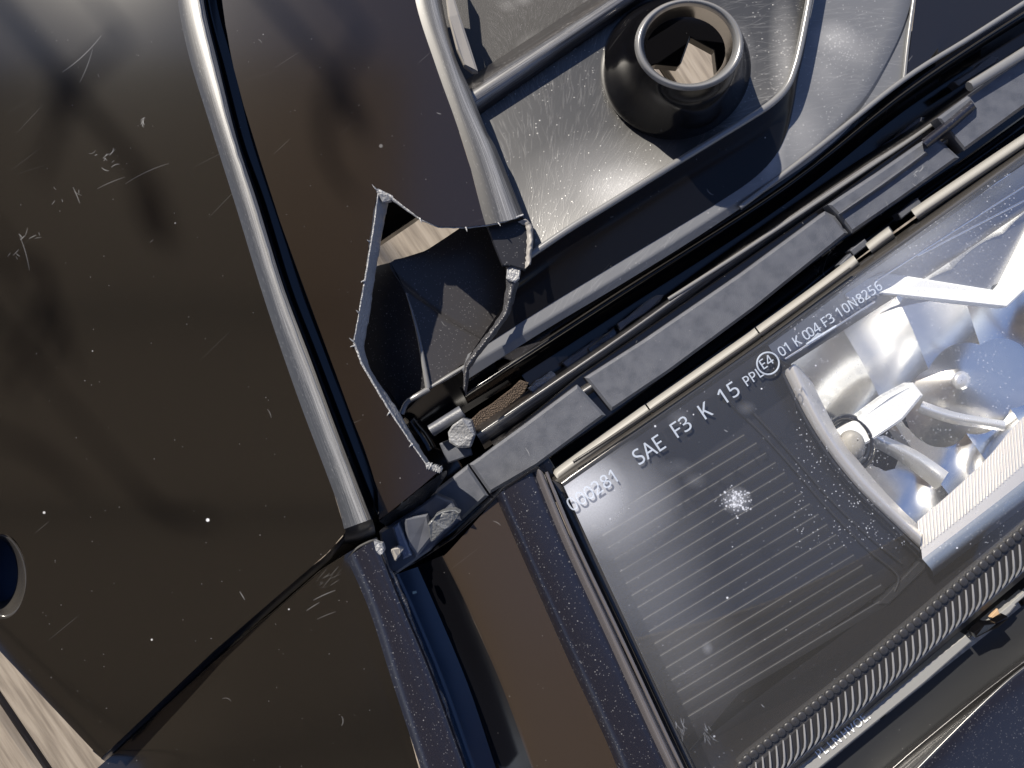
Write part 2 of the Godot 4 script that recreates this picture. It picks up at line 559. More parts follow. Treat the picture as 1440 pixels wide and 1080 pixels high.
	mat("bright_metal", lin(0.90, 0.90, 0.89), 0.36, 0.5, 0.7)
	m = mat("gloss_slope", lin(0.036, 0.0265, 0.020), 0.24, 0.55)  # lighter copy of gloss_in, the sunlight on the slope put into the colour
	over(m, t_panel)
	mat("bronze", lin(0.11, 0.10, 0.10), 0.22, 0.7)
	mat("satin_dark", lin(0.38, 0.385, 0.40), 0.48, 0.5, 1.0)
	mat("rib_dark", lin(0.03, 0.03, 0.033), 0.4, 0.5)
	mat("flange", lin(0.27, 0.27, 0.26), 0.45)
	mat("tan", lin(0.5, 0.34, 0.2), 0.6)
	mat("pale", lin(0.28, 0.265, 0.245), 0.45)
	mat("seal", lin(0.30, 0.29, 0.265), 0.5)
	mat("bezel", lin(0.04, 0.037, 0.034), 0.18)
	mat("chrome", lin(0.86, 0.86, 0.85), 0.07, 0.5, 1.0)
	mat("satin", lin(0.82, 0.82, 0.82), 0.28, 0.5, 1.0)
	mat("white", lin(0.88, 0.90, 0.90), 0.35)
	mat("baffle", lin(0.007, 0.007, 0.009), 0.28)
	mat("rib", lin(0.24, 0.24, 0.245), 0.33, 0.7)
	m = mat("letter", Color(0.82, 0.86, 0.92, 0.42), 0.45)
	m.transparency = BaseMaterial3D.TRANSPARENCY_ALPHA
	m = mat("glass", Color(1, 1, 1, 0.03), 0.03)
	m.transparency = BaseMaterial3D.TRANSPARENCY_ALPHA
	m = mat("dust_glare", Color(0.93, 0.95, 1.0, 1.0), 0.9, 0.1)
	m.transparency = BaseMaterial3D.TRANSPARENCY_ALPHA
	m.albedo_texture = t_glass
	for i in 3:
		var w := mat("wood_%d" % i, Color(1, 1, 1), 0.65)
		var k: float = [1.0, 0.9, 1.08][i]
		w.albedo_texture = noise_tex(0.012, 5, 1024, false, 0.0, FastNoiseLite.TYPE_SIMPLEX, [[0.0, lin(0.164 * k, 0.135 * k, 0.105 * k)], [0.35, lin(0.230 * k, 0.193 * k, 0.152 * k)], [0.6, lin(0.287 * k, 0.244 * k, 0.193 * k)], [1.0, lin(0.344 * k, 0.297 * k, 0.242 * k)]])
		w.uv1_triplanar = true
		w.uv1_scale = Vector3(1.3, 18, 18)
		w.uv1_offset = Vector3(0.3 * i, 0.37 * i, 0.2 * i)
		w.heightmap_enabled = true; w.heightmap_texture = noise_tex(0.03, 4, 512); w.heightmap_scale = 0.03

# ---------------------------------------------------------------- the deck below
func deck():
	var d := Node3D.new()
	add_named(self, d, "deck")
	d.set_meta("kind", "structure")
	d.set_meta("label", "sunlit pale brown wooden deck of long boards under the bumper")
	d.rotation.y = -atan2(0.83, 0.56)
	var wd := 0.088; var gap := 0.004; var ch := 0.0025; var ln := 2.4; var th := 0.028
	var st := begin()
	var prof := [Vector2(-wd / 2, -th), Vector2(-wd / 2, -ch), Vector2(-wd / 2 + ch, 0), Vector2(wd / 2 - ch, 0), Vector2(wd / 2, -ch), Vector2(wd / 2, -th)]
	st.set_smooth_group(-1)
	for i in 5:
		var a: Vector2 = prof[i]; var b: Vector2 = prof[i + 1]
		var a0 := Vector3(-ln / 2, a.y, a.x); var a1 := Vector3(ln / 2, a.y, a.x); var b0 := Vector3(-ln / 2, b.y, b.x); var b1 := Vector3(ln / 2, b.y, b.x)
		var out := Vector3(0, 0.2, 0) + Vector3(0, 0, a.x + b.x)
		tri(st, a0, a1, b0, out); tri(st, a1, b1, b0, out)
	for e in [-1, 1]:
		for i in range(1, 5): tri(st, Vector3(e * ln / 2, prof[0].y, prof[0].x), Vector3(e * ln / 2, prof[i].y, prof[i].x), Vector3(e * ln / 2, prof[i + 1].y, prof[i + 1].x), Vector3(e, 0, 0))
	st.generate_normals()
	var mesh := st.commit()
	# one seam shows in the lower corner of the picture
	var seam := at(Vector3(30, 1035, -150)).rotated(Vector3.UP, atan2(0.83, 0.56)).z
	for i in range(-14, 15):
		var p := MeshInstance3D.new()
		p.mesh = mesh
		p.material_override = M["wood_%d" % posmod(i * 2 + (1 if i % 5 == 2 else 0), 3)]
		add_named(d, p, "plank")
		p.position = Vector3(rng.randf_range(-0.03, 0.03), 0, seam + (i + 0.5) * (wd + gap))
	var g := MeshInstance3D.new()
	var pm := PlaneMesh.new(); pm.size = Vector2(60, 60)
	g.mesh = pm
	g.material_override = mat("soil", lin(0.12, 0.10, 0.08), 0.9)
	g.position.y = -0.06
	add_named(self, g, "ground")
	g.set_meta("kind", "structure")
	g.set_meta("label", "bare earth below the gaps of the deck")

# ---------------------------------------------------------------- what the hole shows
func inner_duct():
	var t := thing("inner_duct", "deep black plastic duct seen through the jagged hole", "duct")
	var st := begin()
	loft(st, [R3([590, 360, 36, 640, 325, 34, 830, 200, 30]), R3([548, 370, 38, 600, 420, 36, 700, 480, 32]), R3([570, 412, 38, 640, 455, 35, 720, 500, 32]), R3([590, 480, 38, 660, 490, 35, 730, 510, 32]), R3([602, 548, 39, 650, 512, 36, 760, 480, 32])], 12, 4, 1)
	done(t, "lower_face", st, M.duct)
	st = begin()
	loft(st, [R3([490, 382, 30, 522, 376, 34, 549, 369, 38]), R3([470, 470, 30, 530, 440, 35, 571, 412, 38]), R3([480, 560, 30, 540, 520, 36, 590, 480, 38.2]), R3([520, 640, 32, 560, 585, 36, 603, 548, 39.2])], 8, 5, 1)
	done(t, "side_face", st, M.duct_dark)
	st = begin()
	tube(st, R3([571, 412, 38.2, 580, 440, 38.4, 590, 480, 38.6, 602, 546, 39.4]), [0.15, 0.4, 0.6, 0.8], 8, 16)
	tube(st, R3([603, 547, 39.4, 588, 556, 40, 572, 566, 40, 565, 582, 40]), [0.8, 0.8, 0.7, 0.8], 8, 10)
	tube(st, R3([603, 546, 38.6, 622, 535, 38, 660, 512, 37]), [0.5, 0.7, 0.6], 8, 8)
	done(t, "bright_lip", st, M.bead)
	st = begin()
	loft(st, [R3([566, 584, 39, 603, 549, 39, 690, 495, 37]), R3([585, 600, 33, 625, 570, 32, 700, 520, 31]), R3([600, 625, 30, 640, 590, 29, 720, 540, 28])], 10, 4, 0)
	loft(st, [R3([566, 584, 39, 540, 540, 39]), R3([600, 625, 30, 590, 610, 30])], 6, 2, 0)
	done(t, "lower_step", st, M.deep)
	st = begin()
	slab(st, R(22, [560, 560, 700, 480, 760, 560, 660, 700, 560, 730, 520, 660]), 3)
	done(t, "floor", st, M.deep)
	# grey stub and pin below the tear
	st = begin()
	slab(st, R3([636, 598, 46, 650, 588, 47, 662, 592, 46, 668, 612, 46, 662, 629, 45, 645, 630, 45, 632, 622, 45, 630, 608, 45]), 8, 2.5)
	done(t, "stub", st, M.torn)
	st = begin()
	tube(st, R(42, [606, 606, 650, 578]), [1.6, 1.6], 12, 4)
	done(t, "pin", st, M.strip)
	st = begin()
	slab(st, R(38, [618, 624, 634, 618, 662, 632, 664, 640, 630, 652]), 3, 2)
	done(t, "ledge", st, M.strip)
	st = begin()
	tube(st, R3([573, 590, 36, 590, 612, 34, 604, 634, 34]), [2.4, 2.8, 2.6], 12, 6)
	done(t, "dark_boss", st, M.deep)
	st = begin()
	slab(st, R(28, [590, 620, 640, 640, 660, 670, 600, 720, 560, 740, 570, 660]), 3, 2)
	done(t, "brown_shelf", st, M.gloss_in)
	# dark wedge above the strip of daylight
	st = begin()
	slab(st, R(26, [470, 395, 520, 350, 582, 308, 640, 262, 560, 230, 440, 300]), 4, 2)
	done(t, "cross_beam", st, M.deep)

# ---------------------------------------------------------------- mounting frame with the round boss
func mounting_frame():
	var t := thing("mounting_frame", "black plastic mounting frame with round hollow boss beside the broken cover", "bracket")
	var o := [636, 165, 866, -4, 925, -80, 1150, -70, 1138, 0, 1126, 62, 1117, 97, 1106, 122, 1085, 143, 1050, 168, 860, 284, 740, 362, 700, 300]
	var cx := 952.0; var cy := 98.0
	var base := spoke_oval(cx, cy, 97, 94, 50, o, 96)
	var far := cast_out(base, cx, cy, o, 50)
	var st := begin()
	var flare := PackedVector3Array()
	for p in base: flare.append(Vector3(cx + (p.x - cx) * 0.98, cy + (p.y - cy) * 0.98, 50))
	loft(st, [flare, far], 1, 14, 2, true, func(p: Vector3) -> Vector3: 
		var d := minf(0.0, (p.x - 860) * 0.55 + (p.y - 286) * 0.835)
		return p + Vector3(0, 0, 0.012 * d + 4.4 * (exp(d / 85.0) - 1.0) + 0.3 * sin(p.x * 0.012)))
	done(t, "plate", st, M.worn)
	st = begin()
	var ring := func(cx_: float, cy_: float, rx: float, ry: float, h: float) -> PackedVector3Array: return oval(cx_, cy_, rx, ry, h, 0.0, 72)
	loft(st, [ring.call(cx, cy, 108, 104, 43), ring.call(cx, cy, 104, 100, 47.5), ring.call(953, 97, 96, 92, 50.8), ring.call(958, 88, 88, 82, 56), ring.call(964, 76, 81, 73, 63), ring.call(969, 63, 77, 65, 67.4)], 72, 4, 2)
	done(t, "boss_wall", st, M.deep)
	st = begin()
	loft(st, [ring.call(969, 63, 77, 65, 67.3), ring.call(970, 61.5, 75, 63, 68.6), ring.call(970.5, 61, 71, 60, 69.0), ring.call(969, 61.5, 66, 57, 68.2), ring.call(968, 63, 62.5, 54.5, 66)], 72, 4, 2)
	done(t, "boss_rim", st, M.bead)
	st = begin()
	loft(st, [ring.call(968, 63, 62.5, 54.5, 66.02), ring.call(967, 66, 60, 52, 60), ring.call(964, 72, 56, 48, 48)], 72, 4, 2)
	done(t, "boss_bore", st, M.deep)
	st = begin()
	slab(st, R(24, [800, -60, 1120, -60, 1120, 160, 1008, 140, 1008, 104, 1004, 71, 971, 53, 958, 89, 953, 94, 922, 91, 860, 110, 820, 60]), 3, 2)
	done(t, "cross_plate", st, M.deep)
	# bead and side wall of the plate
	var edge := R(50.3, [735, 366, 800, 322, 860, 285, 960, 223, 1050, 168, 1085, 145, 1106, 123, 1117, 97, 1126, 62, 1138, 0, 1150, -70])
	st = begin()
	tube(st, edge, [0.9, 0.9], 10, 90)
	done(t, "plate_bead", st, M.bead)
	var foot := R(45, [660, 500, 760, 436, 860, 375, 960, 315, 1045, 262, 1085, 226, 1105, 190, 1116, 150, 1124, 100, 1144, 0, 1158, -70])
	st = begin()
	loft(st, [edge, R(48.6, [725, 400, 800, 345, 860, 307, 960, 245, 1055, 187, 1092, 160, 1112, 134, 1120, 104, 1130, 64, 1141, 0, 1153, -70]), R(47.2, [715, 418, 800, 365, 860, 325, 960, 265, 1060, 203, 1098, 171, 1115, 142, 1122, 108, 1132, 66, 1142, 0, 1154, -70]), foot], 90, 4, 0)
	done(t, "side_wall", st, M.deep_wall)
	# floor beside the plate, narrowing to a ledge along the wall
	st = begin()
	loft(st, [shifted(foot, -2, -2, -0.2), R(45, [650, 520, 760, 456, 860, 395, 960, 333, 1060, 268, 1130, 222, 1180, 175, 1220, 130, 1260, 60, 1282, 0, 1300, -70]), R(43.6, [655, 535, 770, 462, 870, 402, 970, 340, 1065, 277, 1140, 226, 1190, 183, 1225, 140, 1265, 62, 1284, 2, 1302, -70])], 70, 6, 0, false)
	done(t, "floor", st, M.worn_pale)
	st = begin()
	slab(st, R(44.2, [1150, 212, 1271, 112, 1276, 60, 1286, -4, 1296, -70, 1200, -70, 1140, 100]), 3, 1.5)
	done(t, "floor_plate", st, M.worn_pale)
	st = begin()
	tube(st, R(44.8, [1271, 112, 1276, 62, 1284, 4, 1296, -70]), [0.55, 0.55], 8, 16)
	tube(st, R(44.9, [1040, 292, 1150, 208, 1271, 112, 1360, 56, 1452, -3, 1520, -46]), [0.7, 0.7], 8, 30)
	done(t, "floor_bead", st, M.bead)
	st = begin()
	loft(st, [R(45, [1300, -70, 1288, 0, 1275, 108]), R(44.2, [1400, -70, 1350, 0, 1310, 84]), R(43.6, [1540, -70, 1452, -6, 1275, 110])], 24, 5, 0)
	done(t, "end_panel", st, M.gloss)
	# upper recess and its rounded rib
	st = begin()
	slab(st, R(36, [590, 150, 650, 122, 690, 96, 850, -10, 960, -80, 560, -80]), 3, 2)
	done(t, "recess_panel", st, M.matt)
	st = begin()
	loft(st, [R(41, [640, 122, 668, 104, 830, -2, 930, -70]), R(46.5, [640, 134, 672, 113, 845, 1, 945, -68]), R(48.6, [645, 146, 680, 124, 862, 3, 960, -64]), R(47.4, [650, 158, 685, 138, 876, 8, 975, -60]), R(44, [652, 178, 690, 150, 884, 14, 985, -55])], 40, 5, 0)
	done(t, "rib", st, M.edge_gloss)
	# tray below the rails
	st = begin()
	slab(st, R(22, [630, 500, 1060, 210, 1500, -120, 1560, 120, 1100, 420, 700, 680, 600, 700]), 2, 1)
	done(t, "tray", st, M.deep)
	# the three rails
	st = begin()
	loft(st, [R(30, [652, 548, 860, 412, 1100, 260, 1280, 118, 1460, -2, 1540, -50]), R(33, [654, 556, 870, 416, 1100, 268, 1280, 128, 1460, 10, 1545, -40]), R(27, [660, 575, 870, 440, 1100, 290, 1280, 150, 1460, 32, 1550, -20])], 60, 5, 0)
	done(t, "wall_rail", st, M.deep)
	st = begin()
	loft(st, [R(29, [665, 602, 860, 470, 1040, 340, 1200, 230, 1290, 172, 1450, 58, 1550, -10]), R(37, [668, 610, 868, 474, 1048, 346, 1206, 238, 1296, 180, 1456, 66, 1560, -4]), R(38, [672, 614, 872, 478, 1052, 350, 1210, 242, 1300, 184, 1460, 70, 1562, 0]), R(33, [682, 632, 880, 494, 1060, 366, 1218, 258, 1310, 200, 1468, 86, 1570, 14])], 60, 5, 0)
	done(t, "middle_rail", st, M.edge_gloss)
	st = begin()
	tube(st, R(38.2, [940, 421, 1052, 349, 1215, 240, 1300, 183, 1462, 68, 1560, -2]), [0.55, 0.6, 0.6], 8, 40)
	done(t, "rail_bead", st, M.bead)
	st = begin()
	loft(st, [R(34, [690, 620, 872, 500, 1060, 372, 1180, 284, 1290, 208, 1450, 100]), R(40, [694, 626, 876, 508, 1064, 380, 1184, 292, 1296, 216, 1456, 108]), R(41, [698, 632, 880, 514, 1068, 386, 1188, 297, 1300, 220, 1460, 114]), R(36, [704, 642, 886, 524, 1074, 396, 1194, 306, 1306, 230, 1466, 124])], 60, 5, 0)
	done(t, "outer_rail", st, M.edge_gloss)
	# pale crumbs caught between the rails
	for s in [[720, 566, 776, 524, 790, 534, 730, 580, "matt", 31], [742, 546, 776, 520, 785, 528, 752, 555, "torn", 33], [790, 510, 860, 462, 868, 474, 800, 520, "strip", 32], [826, 490, 864, 460, 872, 470, 832, 502, "flake", 33], [868, 455, 930, 410, 934, 420, 872, 466, "strip", 34], [662, 590, 740, 530, 746, 545, 670, 610, "soilcrust", 30], [1240, 205, 1300, 160, 1310, 168, 1250, 214, "strip", 30], [1340, 115, 1400, 76, 1408, 84, 1348, 122, "strip", 30]]:
		st = begin()
		slab(st, jag(R(s[9], [s[0], s[1], s[2], s[3], s[4], s[5], s[6], s[7]]), 12, 1.5, 0.3), 3, 1.5)
		done(t, "rib_stub", st, M[s[8]])

# ---------------------------------------------------------------- textured rail between frame and lamp
func support_rail():
	var t := thing("support_rail", "grained grey-black plastic rail running beside the lamp seal", "rail")
	var a := Vector2(820, -538).normalized()
	# upper and lower edges
	var up := R(42, [590, 712, 660, 644, 740, 592, 812, 538, 900, 482, 1040, 386, 1165, 296, 1173, 302, 1240, 256, 1300, 210, 1320, 176, 1450, 84, 1540, 20])
	var low := R(42, [640, 738, 690, 696, 753, 655, 846, 590, 940, 524, 1060, 436, 1186, 332, 1195, 330, 1262, 284, 1332, 236, 1358, 214, 1472, 132, 1560, 70])
	st_rail(t, "end_block", R(42, [560, 760, 612, 690, 658, 654, 687, 697, 640, 740]))
	st_rail(t, "strip_block", R(42, [660, 653, 740, 595, 812, 541, 852, 584, 756, 655, 689, 694]))
	st_rail(t, "strip_block", R(42, [822, 531, 905, 478, 1042, 384, 1160, 297, 1174, 304, 1193, 328, 1062, 434, 940, 524, 860, 578]))
	st_rail(t, "strip_block", R(43.2, [1164, 288, 1240, 238, 1299, 197, 1314, 190, 1349, 222, 1262, 284, 1198, 328, 1178, 302]))
	st_rail(t, "strip_block", R(44, [1318, 166, 1400, 106, 1460, 64, 1540, 8, 1560, 60, 1472, 128, 1356, 212]))
	var st := begin()
	slab(st, R(38.5, [590, 712, 812, 530, 1160, 288, 1320, 170, 1540, 10, 1570, 70, 1360, 222, 1190, 336, 860, 585, 690, 700, 600, 770]), 4, 2)
	done(t, "rail_base", st, M.deep)
	# raised lip that draws the long thin shadow
	st = begin()
	loft(st, [R(43, [1179, 300, 1240, 256, 1300, 212]), R(45, [1180, 301, 1242, 258, 1302, 214]), R(43, [1183, 304, 1245, 262, 1306, 217])], 16, 3, 0)
	done(t, "lip", st, M.strip)
	st = begin()
	loft(st, [R(43.5, [1296, 196, 1330, 170, 1365, 140]), R(46.5, [1298, 200, 1332, 174, 1368, 144]), R(46, [1304, 206, 1337, 180, 1372, 150]), R(43, [1306, 208, 1340, 183, 1374, 152])], 12, 3, 0)
	done(t, "tab", st, M.flake)
	st = begin()
	tube(st, R(46, [1363, 122, 1410, 93, 1460, 62, 1540, 14]), [1.3, 1.4, 1.4], 10, 20)
	done(t, "pale_bead", st, M.bead)
	# dark gutter under the lamp seal
	st = begin()
	loft(st, [R(38, [690, 698, 756, 656, 1062, 436, 1196, 332, 1356, 216, 1560, 66]), R(30, [720, 702, 770, 664, 1076, 446, 1206, 344, 1366, 228, 1570, 80]), R(34, [740, 706, 785, 672, 1090, 458, 1216, 356, 1376, 240, 1580, 95])], 50, 4, 0)
	done(t, "gutter", st, M.deep)
	for s in [[1195, 352, 1216, 336], [1222, 340, 1250, 318], [1262, 300, 1290, 278], [1180, 372, 1196, 356]]:
		st = begin()
		slab(st, R(40, [s[0], s[1], s[2], s[3], s[2] + 6, s[3] + 8, s[0] + 6, s[1] + 8]), 3, 1.5)
		done(t, "gutter_tab", st, M.strip)

func st_rail(t: Node3D, called: String, p: PackedVector3Array):
	var st := begin()
	slab(st, p, 3.5, 4.0)
	done(t, called, st, M.strip)

# ---------------------------------------------------------------- broken bumper cover
func cover_h(p: Vector3) -> Vector3:
	var h := 60.0 - 1.6 * pow(clampf((250.0 - p.x) / 400.0, 0, 1.5), 2)
	var n := Vector2(0.733, -0.680)
	var d := (Vector2(p.x, p.y) - Vector2(0, 916)).dot(n)
	h -= 0.7 * pow(clampf(1.0 - d / 40.0, 0, 1), 2)
	return Vector3(p.x, p.y, p.z + h - 60.0)

func bumper_cover():
	var t := thing("bumper_cover", "glossy black bumper cover with scratched side panel and a jagged broken hole", "bumper")
	var o := [-140, -90, 246, -90, 250, 0, 266, 80, 292, 165, 330, 285, 372, 422, 420, 562, 470, 695, 486, 748, 460, 778, 300, 916, 142, 1066, 128, 1052, 0, 916, -140, 766]
	var st := begin()
	var cx := 3.0; var cy := 811.0
	var hole := spoke_oval(cx, cy, 34, 60, 60, o, 90)
	loft(st, [hole, cast_out(hole, cx, cy, o, 60)], 1, 40, 2, false, cover_h)
	done(t, "side_panel", st, M.gloss)
	# oval hole with a rounded lip
	st = begin()
	var rows := []
	for s in [[0.0, 1.0, 60.3], [0.3, 0.97, 60.7], [0.8, 0.9, 60.4], [1.6, 0.80, 58.0], [3.5, 0.72, 54.5], [5.0, 0.7, 48.0]]:
		rows.append(oval(cx - s[0] * 1.2, cy - s[0] * 2.5, 36 * s[1], 62 * s[1], s[2] - 2.2, -0.12, 60))
	loft(st, rows, 60, 4, 2)
	done(t, "hole_lip", st, M.bezel)
	st = begin()
	slab(st, R(51, [-60, 740, 40, 740, 50, 880, -60, 880]), 2, 1)
	done(t, "hole_floor", st, M.navy)
	# underside, so that the panel has thickness
	st = begin()
	loft(st, [R(57, [-136, 764, 2, 914, 128, 1048, 142, 1063, 300, 914, 484, 750]), R(48, [-130, 750, 12, 900, 132, 1030, 146, 1046, 300, 902, 480, 742])], 60, 2, 1)
	loft(st, [R(54, [-130, 760, 8, 912, 130, 1046]), R(20, [-100, 740, 40, 890, 150, 1010])], 20, 2, 1)
	done(t, "return_edge", st, M.deep)
	# the worn ridge, with a painted highlight along it
	var rl := R3([246, -90, 60, 250, 0, 60, 266, 80, 60, 292, 165, 60, 330, 285, 60, 372, 422, 60, 420, 562, 60, 470, 695, 60, 484, 744, 60])
	var rr := R3([282, -90, 60.6, 286, 0, 60.7, 308, 96, 60.9, 334, 200, 61.2, 362, 285, 61.5, 398, 402, 62.2, 434, 498, 63, 474, 606, 64, 522, 730, 65])
	st = begin()
	var r1 := PackedVector3Array(); var r2 := PackedVector3Array(); var r3 := PackedVector3Array()
	for i in rl.size():
		r1.append(rl[i].lerp(rr[i], 0.22) + Vector3(0, 0, 0.45)); r2.append(rl[i].lerp(rr[i], 0.55) + Vector3(0, 0, 0.7)); r3.append(rl[i].lerp(rr[i], 0.82) + Vector3(0, 0, 0.55))
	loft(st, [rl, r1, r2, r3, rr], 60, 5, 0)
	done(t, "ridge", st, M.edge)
	st = begin()
	tube(st, jag(resample(r3, 40, 0), 60, 0.5), [0.28, 0.3, 0.34, 0.3], 7)
	done(t, "ridge_crease", st, M.bead)
	st = begin()
	var gl := R(51, [284, -90, 290, 0, 313, 96, 340, 200, 370, 285, 406, 402, 443, 498, 484, 606, 530, 725])
	var gm := R(50.5, [300, -90, 304, 0, 329, 96, 352, 190, 384, 285, 420, 400, 458, 500, 498, 606, 536, 712])
	var gr := R(56.5, [308, -90, 313, 0, 338, 96, 358, 190, 394, 300, 432, 410, 468, 500, 505, 606, 542, 700])
	loft(st, [rr, shifted(rr, 1.5, 1, -1.0), gl, gm], 60, 3, 0, false)
	loft(st, [gm, shifted(gr, -6, 0, -3.5), gr], 60, 4, 0)
	done(t, "groove", st, M.deep)
	# end cap of the ridge and the dark step below it
	st = begin()
	loft(st, [R3([483, 740, 59.7, 504, 736, 62.4, 522, 726, 64.2]), R3([482, 757, 55, 508, 752, 57, 527, 742, 58]), R3([478, 766, 48, 508, 762, 48, 528, 752, 48])], 12, 4, 0)
	loft(st, [R3([486, 750, 58, 460, 779, 58, 300, 917, 58, 142, 1067, 57]), R3([486, 760, 52, 464, 787, 52, 306, 925, 52, 150, 1072, 50])], 40, 3, 1)
	done(t, "ridge_end", st, M.edge_gloss)
	# inner panel round the hole
	var il := R(57, [305, -90, 307, -60, 309, -35, 311, -12, 313.5, 10, 315, 20, 317, 35, 320, 50, 323, 68, 326, 83, 329, 97, 333, 112, 343, 150, 366, 225, 394, 312, 412, 362, 437, 430, 474, 530, 496, 590, 512, 630, 522, 660, 531, 690, 533, 731])
	var ir := R(57, [576, -90, 584, 0, 642, 174, 662, 237, 677, 296, 683, 316, 655, 319, 615, 318, 590, 306, 566, 288, 548, 274, 531, 268, 524, 310, 513, 385, 502, 452, 496, 480, 508, 512, 545, 575, 575, 620, 600, 655, 618, 662, 590, 686, 548, 720])
	st = begin()
	loft(st, [il, ir], 66, 10, 2)
	done(t, "inner_panel", st, M.gloss_in)
	st = begin()
	var back := R(53, [546, 281, 537, 330, 527, 390, 518, 450, 511, 486, 520, 520, 558, 575, 583, 617, 606, 655])
	loft(st, [jag(R(57.05, [531, 268, 524, 310, 513, 385, 502, 452, 496, 480, 508, 512, 545, 575, 575, 620, 600, 655]), 60, 0.8, 0.1), jag(back, 60, 1.2, 0.3), shifted(back, 0, 0, -1.5)], 60, 5, 1, false)
	tube(st, jag(R(56.8, [532, 272, 525, 325, 514, 390, 503, 452, 498, 478]), 40, 0.35, 0.05), [0.2, 0.28, 0.2], 7)
	tube(st, jag(R(56.8, [498, 482, 509, 512, 546, 575, 576, 620, 601, 655]), 40, 0.35, 0.05), [0.35, 0.3, 0.25, 0.2], 7)
	done(t, "torn_edge", st, M.torn)
	st = begin()
	tube(st, jag(R(56.4, [531, 269, 548, 275, 566, 289, 590, 307, 615, 319, 655, 320, 683, 317, 710, 311, 736, 302]), 40, 0.5, 0.1), [0.8, 0.5, 0.25, 0.25, 0.3, 0.25], 8)
	slab(st, R3([531, 271, 57.3, 545, 273, 57.2, 550, 282, 56.6, 538, 285, 56.4]), 1.5, 1.0)
	done(t, "torn_lip", st, M.torn)
	st = begin()
	for i in 7: slab(st, jag(R(57.2 + rng.randf() * 0.5, [598 + i * 3, 652 + i, 602 + i * 3, 650 + i, 604 + i * 3, 658 + i, 600 + i * 3, 660 + i]), 8, 1.6, 0.3), 1.5, 0.6)
	done(t, "torn_tip", st, M.torn)
	for q in [[531, 268, -8, -9], [497, 480, -6, -5], [499, 486, -7, 2], [520, 340, -4, -3], [512, 395, -5, 2], [548, 580, -4, 5], [580, 625, -5, 4], [590, 307, 3, 7], [655, 320, 2, 6], [700, 313, 4, 5], [612, 660, 6, 3], [505, 440, -4, -4]]:
		st = begin()
		tube(st, PackedVector3Array([Vector3(q[0], q[1], 57.0), Vector3(q[0] + q[2] * 0.6, q[1] + q[3] * 0.5, 57.5), Vector3(q[0] + q[2], q[1] + q[3], 57.6)]), [0.28, 0.16, 0.03], 5)
		done(t, "torn_sliver", st, M.torn)
	# rolled outer edge
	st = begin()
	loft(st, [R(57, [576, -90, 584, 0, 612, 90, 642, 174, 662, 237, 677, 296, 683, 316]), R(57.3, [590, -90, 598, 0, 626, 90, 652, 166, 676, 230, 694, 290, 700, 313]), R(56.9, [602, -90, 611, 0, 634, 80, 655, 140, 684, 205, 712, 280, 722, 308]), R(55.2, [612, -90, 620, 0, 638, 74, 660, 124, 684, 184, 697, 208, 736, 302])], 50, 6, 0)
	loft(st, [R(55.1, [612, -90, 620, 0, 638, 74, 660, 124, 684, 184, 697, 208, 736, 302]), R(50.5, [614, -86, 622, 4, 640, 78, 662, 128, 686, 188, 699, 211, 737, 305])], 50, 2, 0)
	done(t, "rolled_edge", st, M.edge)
	st = begin()
	slab(st, R3([622, -40, 55, 636, -14, 55, 646, 20, 55, 660, 62, 54, 672, 100, 53.4, 664, 101, 53, 652, 92, 54, 642, 70, 55, 630, 24, 55.5]), 1.6, 2.5)
	done(t, "loose_shard", st, M.pale)
	# torn flange that hangs into the hole, and the clear torn cord below it
	st = begin()
	slab(st, R(53.5, [684, 318, 736, 306, 748, 320, 746, 370, 738, 380, 718, 374, 706, 374, 694, 345]), 1.8, 2)
	done(t, "torn_flange", st, M.matt_flake)
	st = begin()
	loft(st, [jag(R(54.6, [728, 312, 740, 318, 742, 345, 738, 378]), 20, 1.8, 0.4), jag(R(55, [738, 308, 748, 318, 748, 345, 745, 372]), 20, 1.2, 0.4), R(51, [740, 308, 750, 318, 750, 345, 746, 374])], 20, 3, 1)
	done(t, "torn_flange_edge", st, M.pale)
	st = begin()
	loft(st, [jag(R(50, [712, 375, 712, 400, 706, 440, 690, 462, 668, 490, 653, 512, 651, 545]), 40, 0.8, 0.2), jag(R(51.5, [722, 374, 720, 405, 712, 440, 696, 462, 673, 492, 656, 516, 653, 550]), 40, 0.8, 0.3), jag(R(49.5, [734, 378, 728, 405, 718, 440, 702, 464, 678, 494, 660, 520, 656, 556]), 40, 0.8, 0.2)], 40, 4, 1)
	done(t, "torn_cord", st, M.torn_dark)
	st = begin()
	slab(st, jag(R(52.5, [713, 378, 722, 370, 733, 374, 731, 392, 722, 398, 712, 392]), 14, 1.2, 0.3), 2, 1.5)
	done(t, "torn_knot", st, M.torn)
	# dark broken underside along the gap
	st = begin()
	loft(st, [jag(R(56.5, [533, 733, 560, 712, 590, 688, 622, 664]), 24, 0.6), jag(R(51, [540, 738, 566, 722, 592, 708, 612, 684, 628, 662]), 24, 2.5, 0.6), R(45, [545, 742, 570, 728, 592, 712, 612, 692, 628, 668])], 24, 4, 1)
	done(t, "gap_face", st, M.torn_black)
	# posts that carry the cover, out of sight below it
	for s in [[-60, 60], [60, 620]]:
		st = begin()
		var w := at(Vector3(s[0], s[1], 50)); var q := w; q.y = 0.0
		tube_world(st, PackedVector3Array([w, q]), [6.0, 6.0], 12)
		done(t, "support_post", st, M.deep)

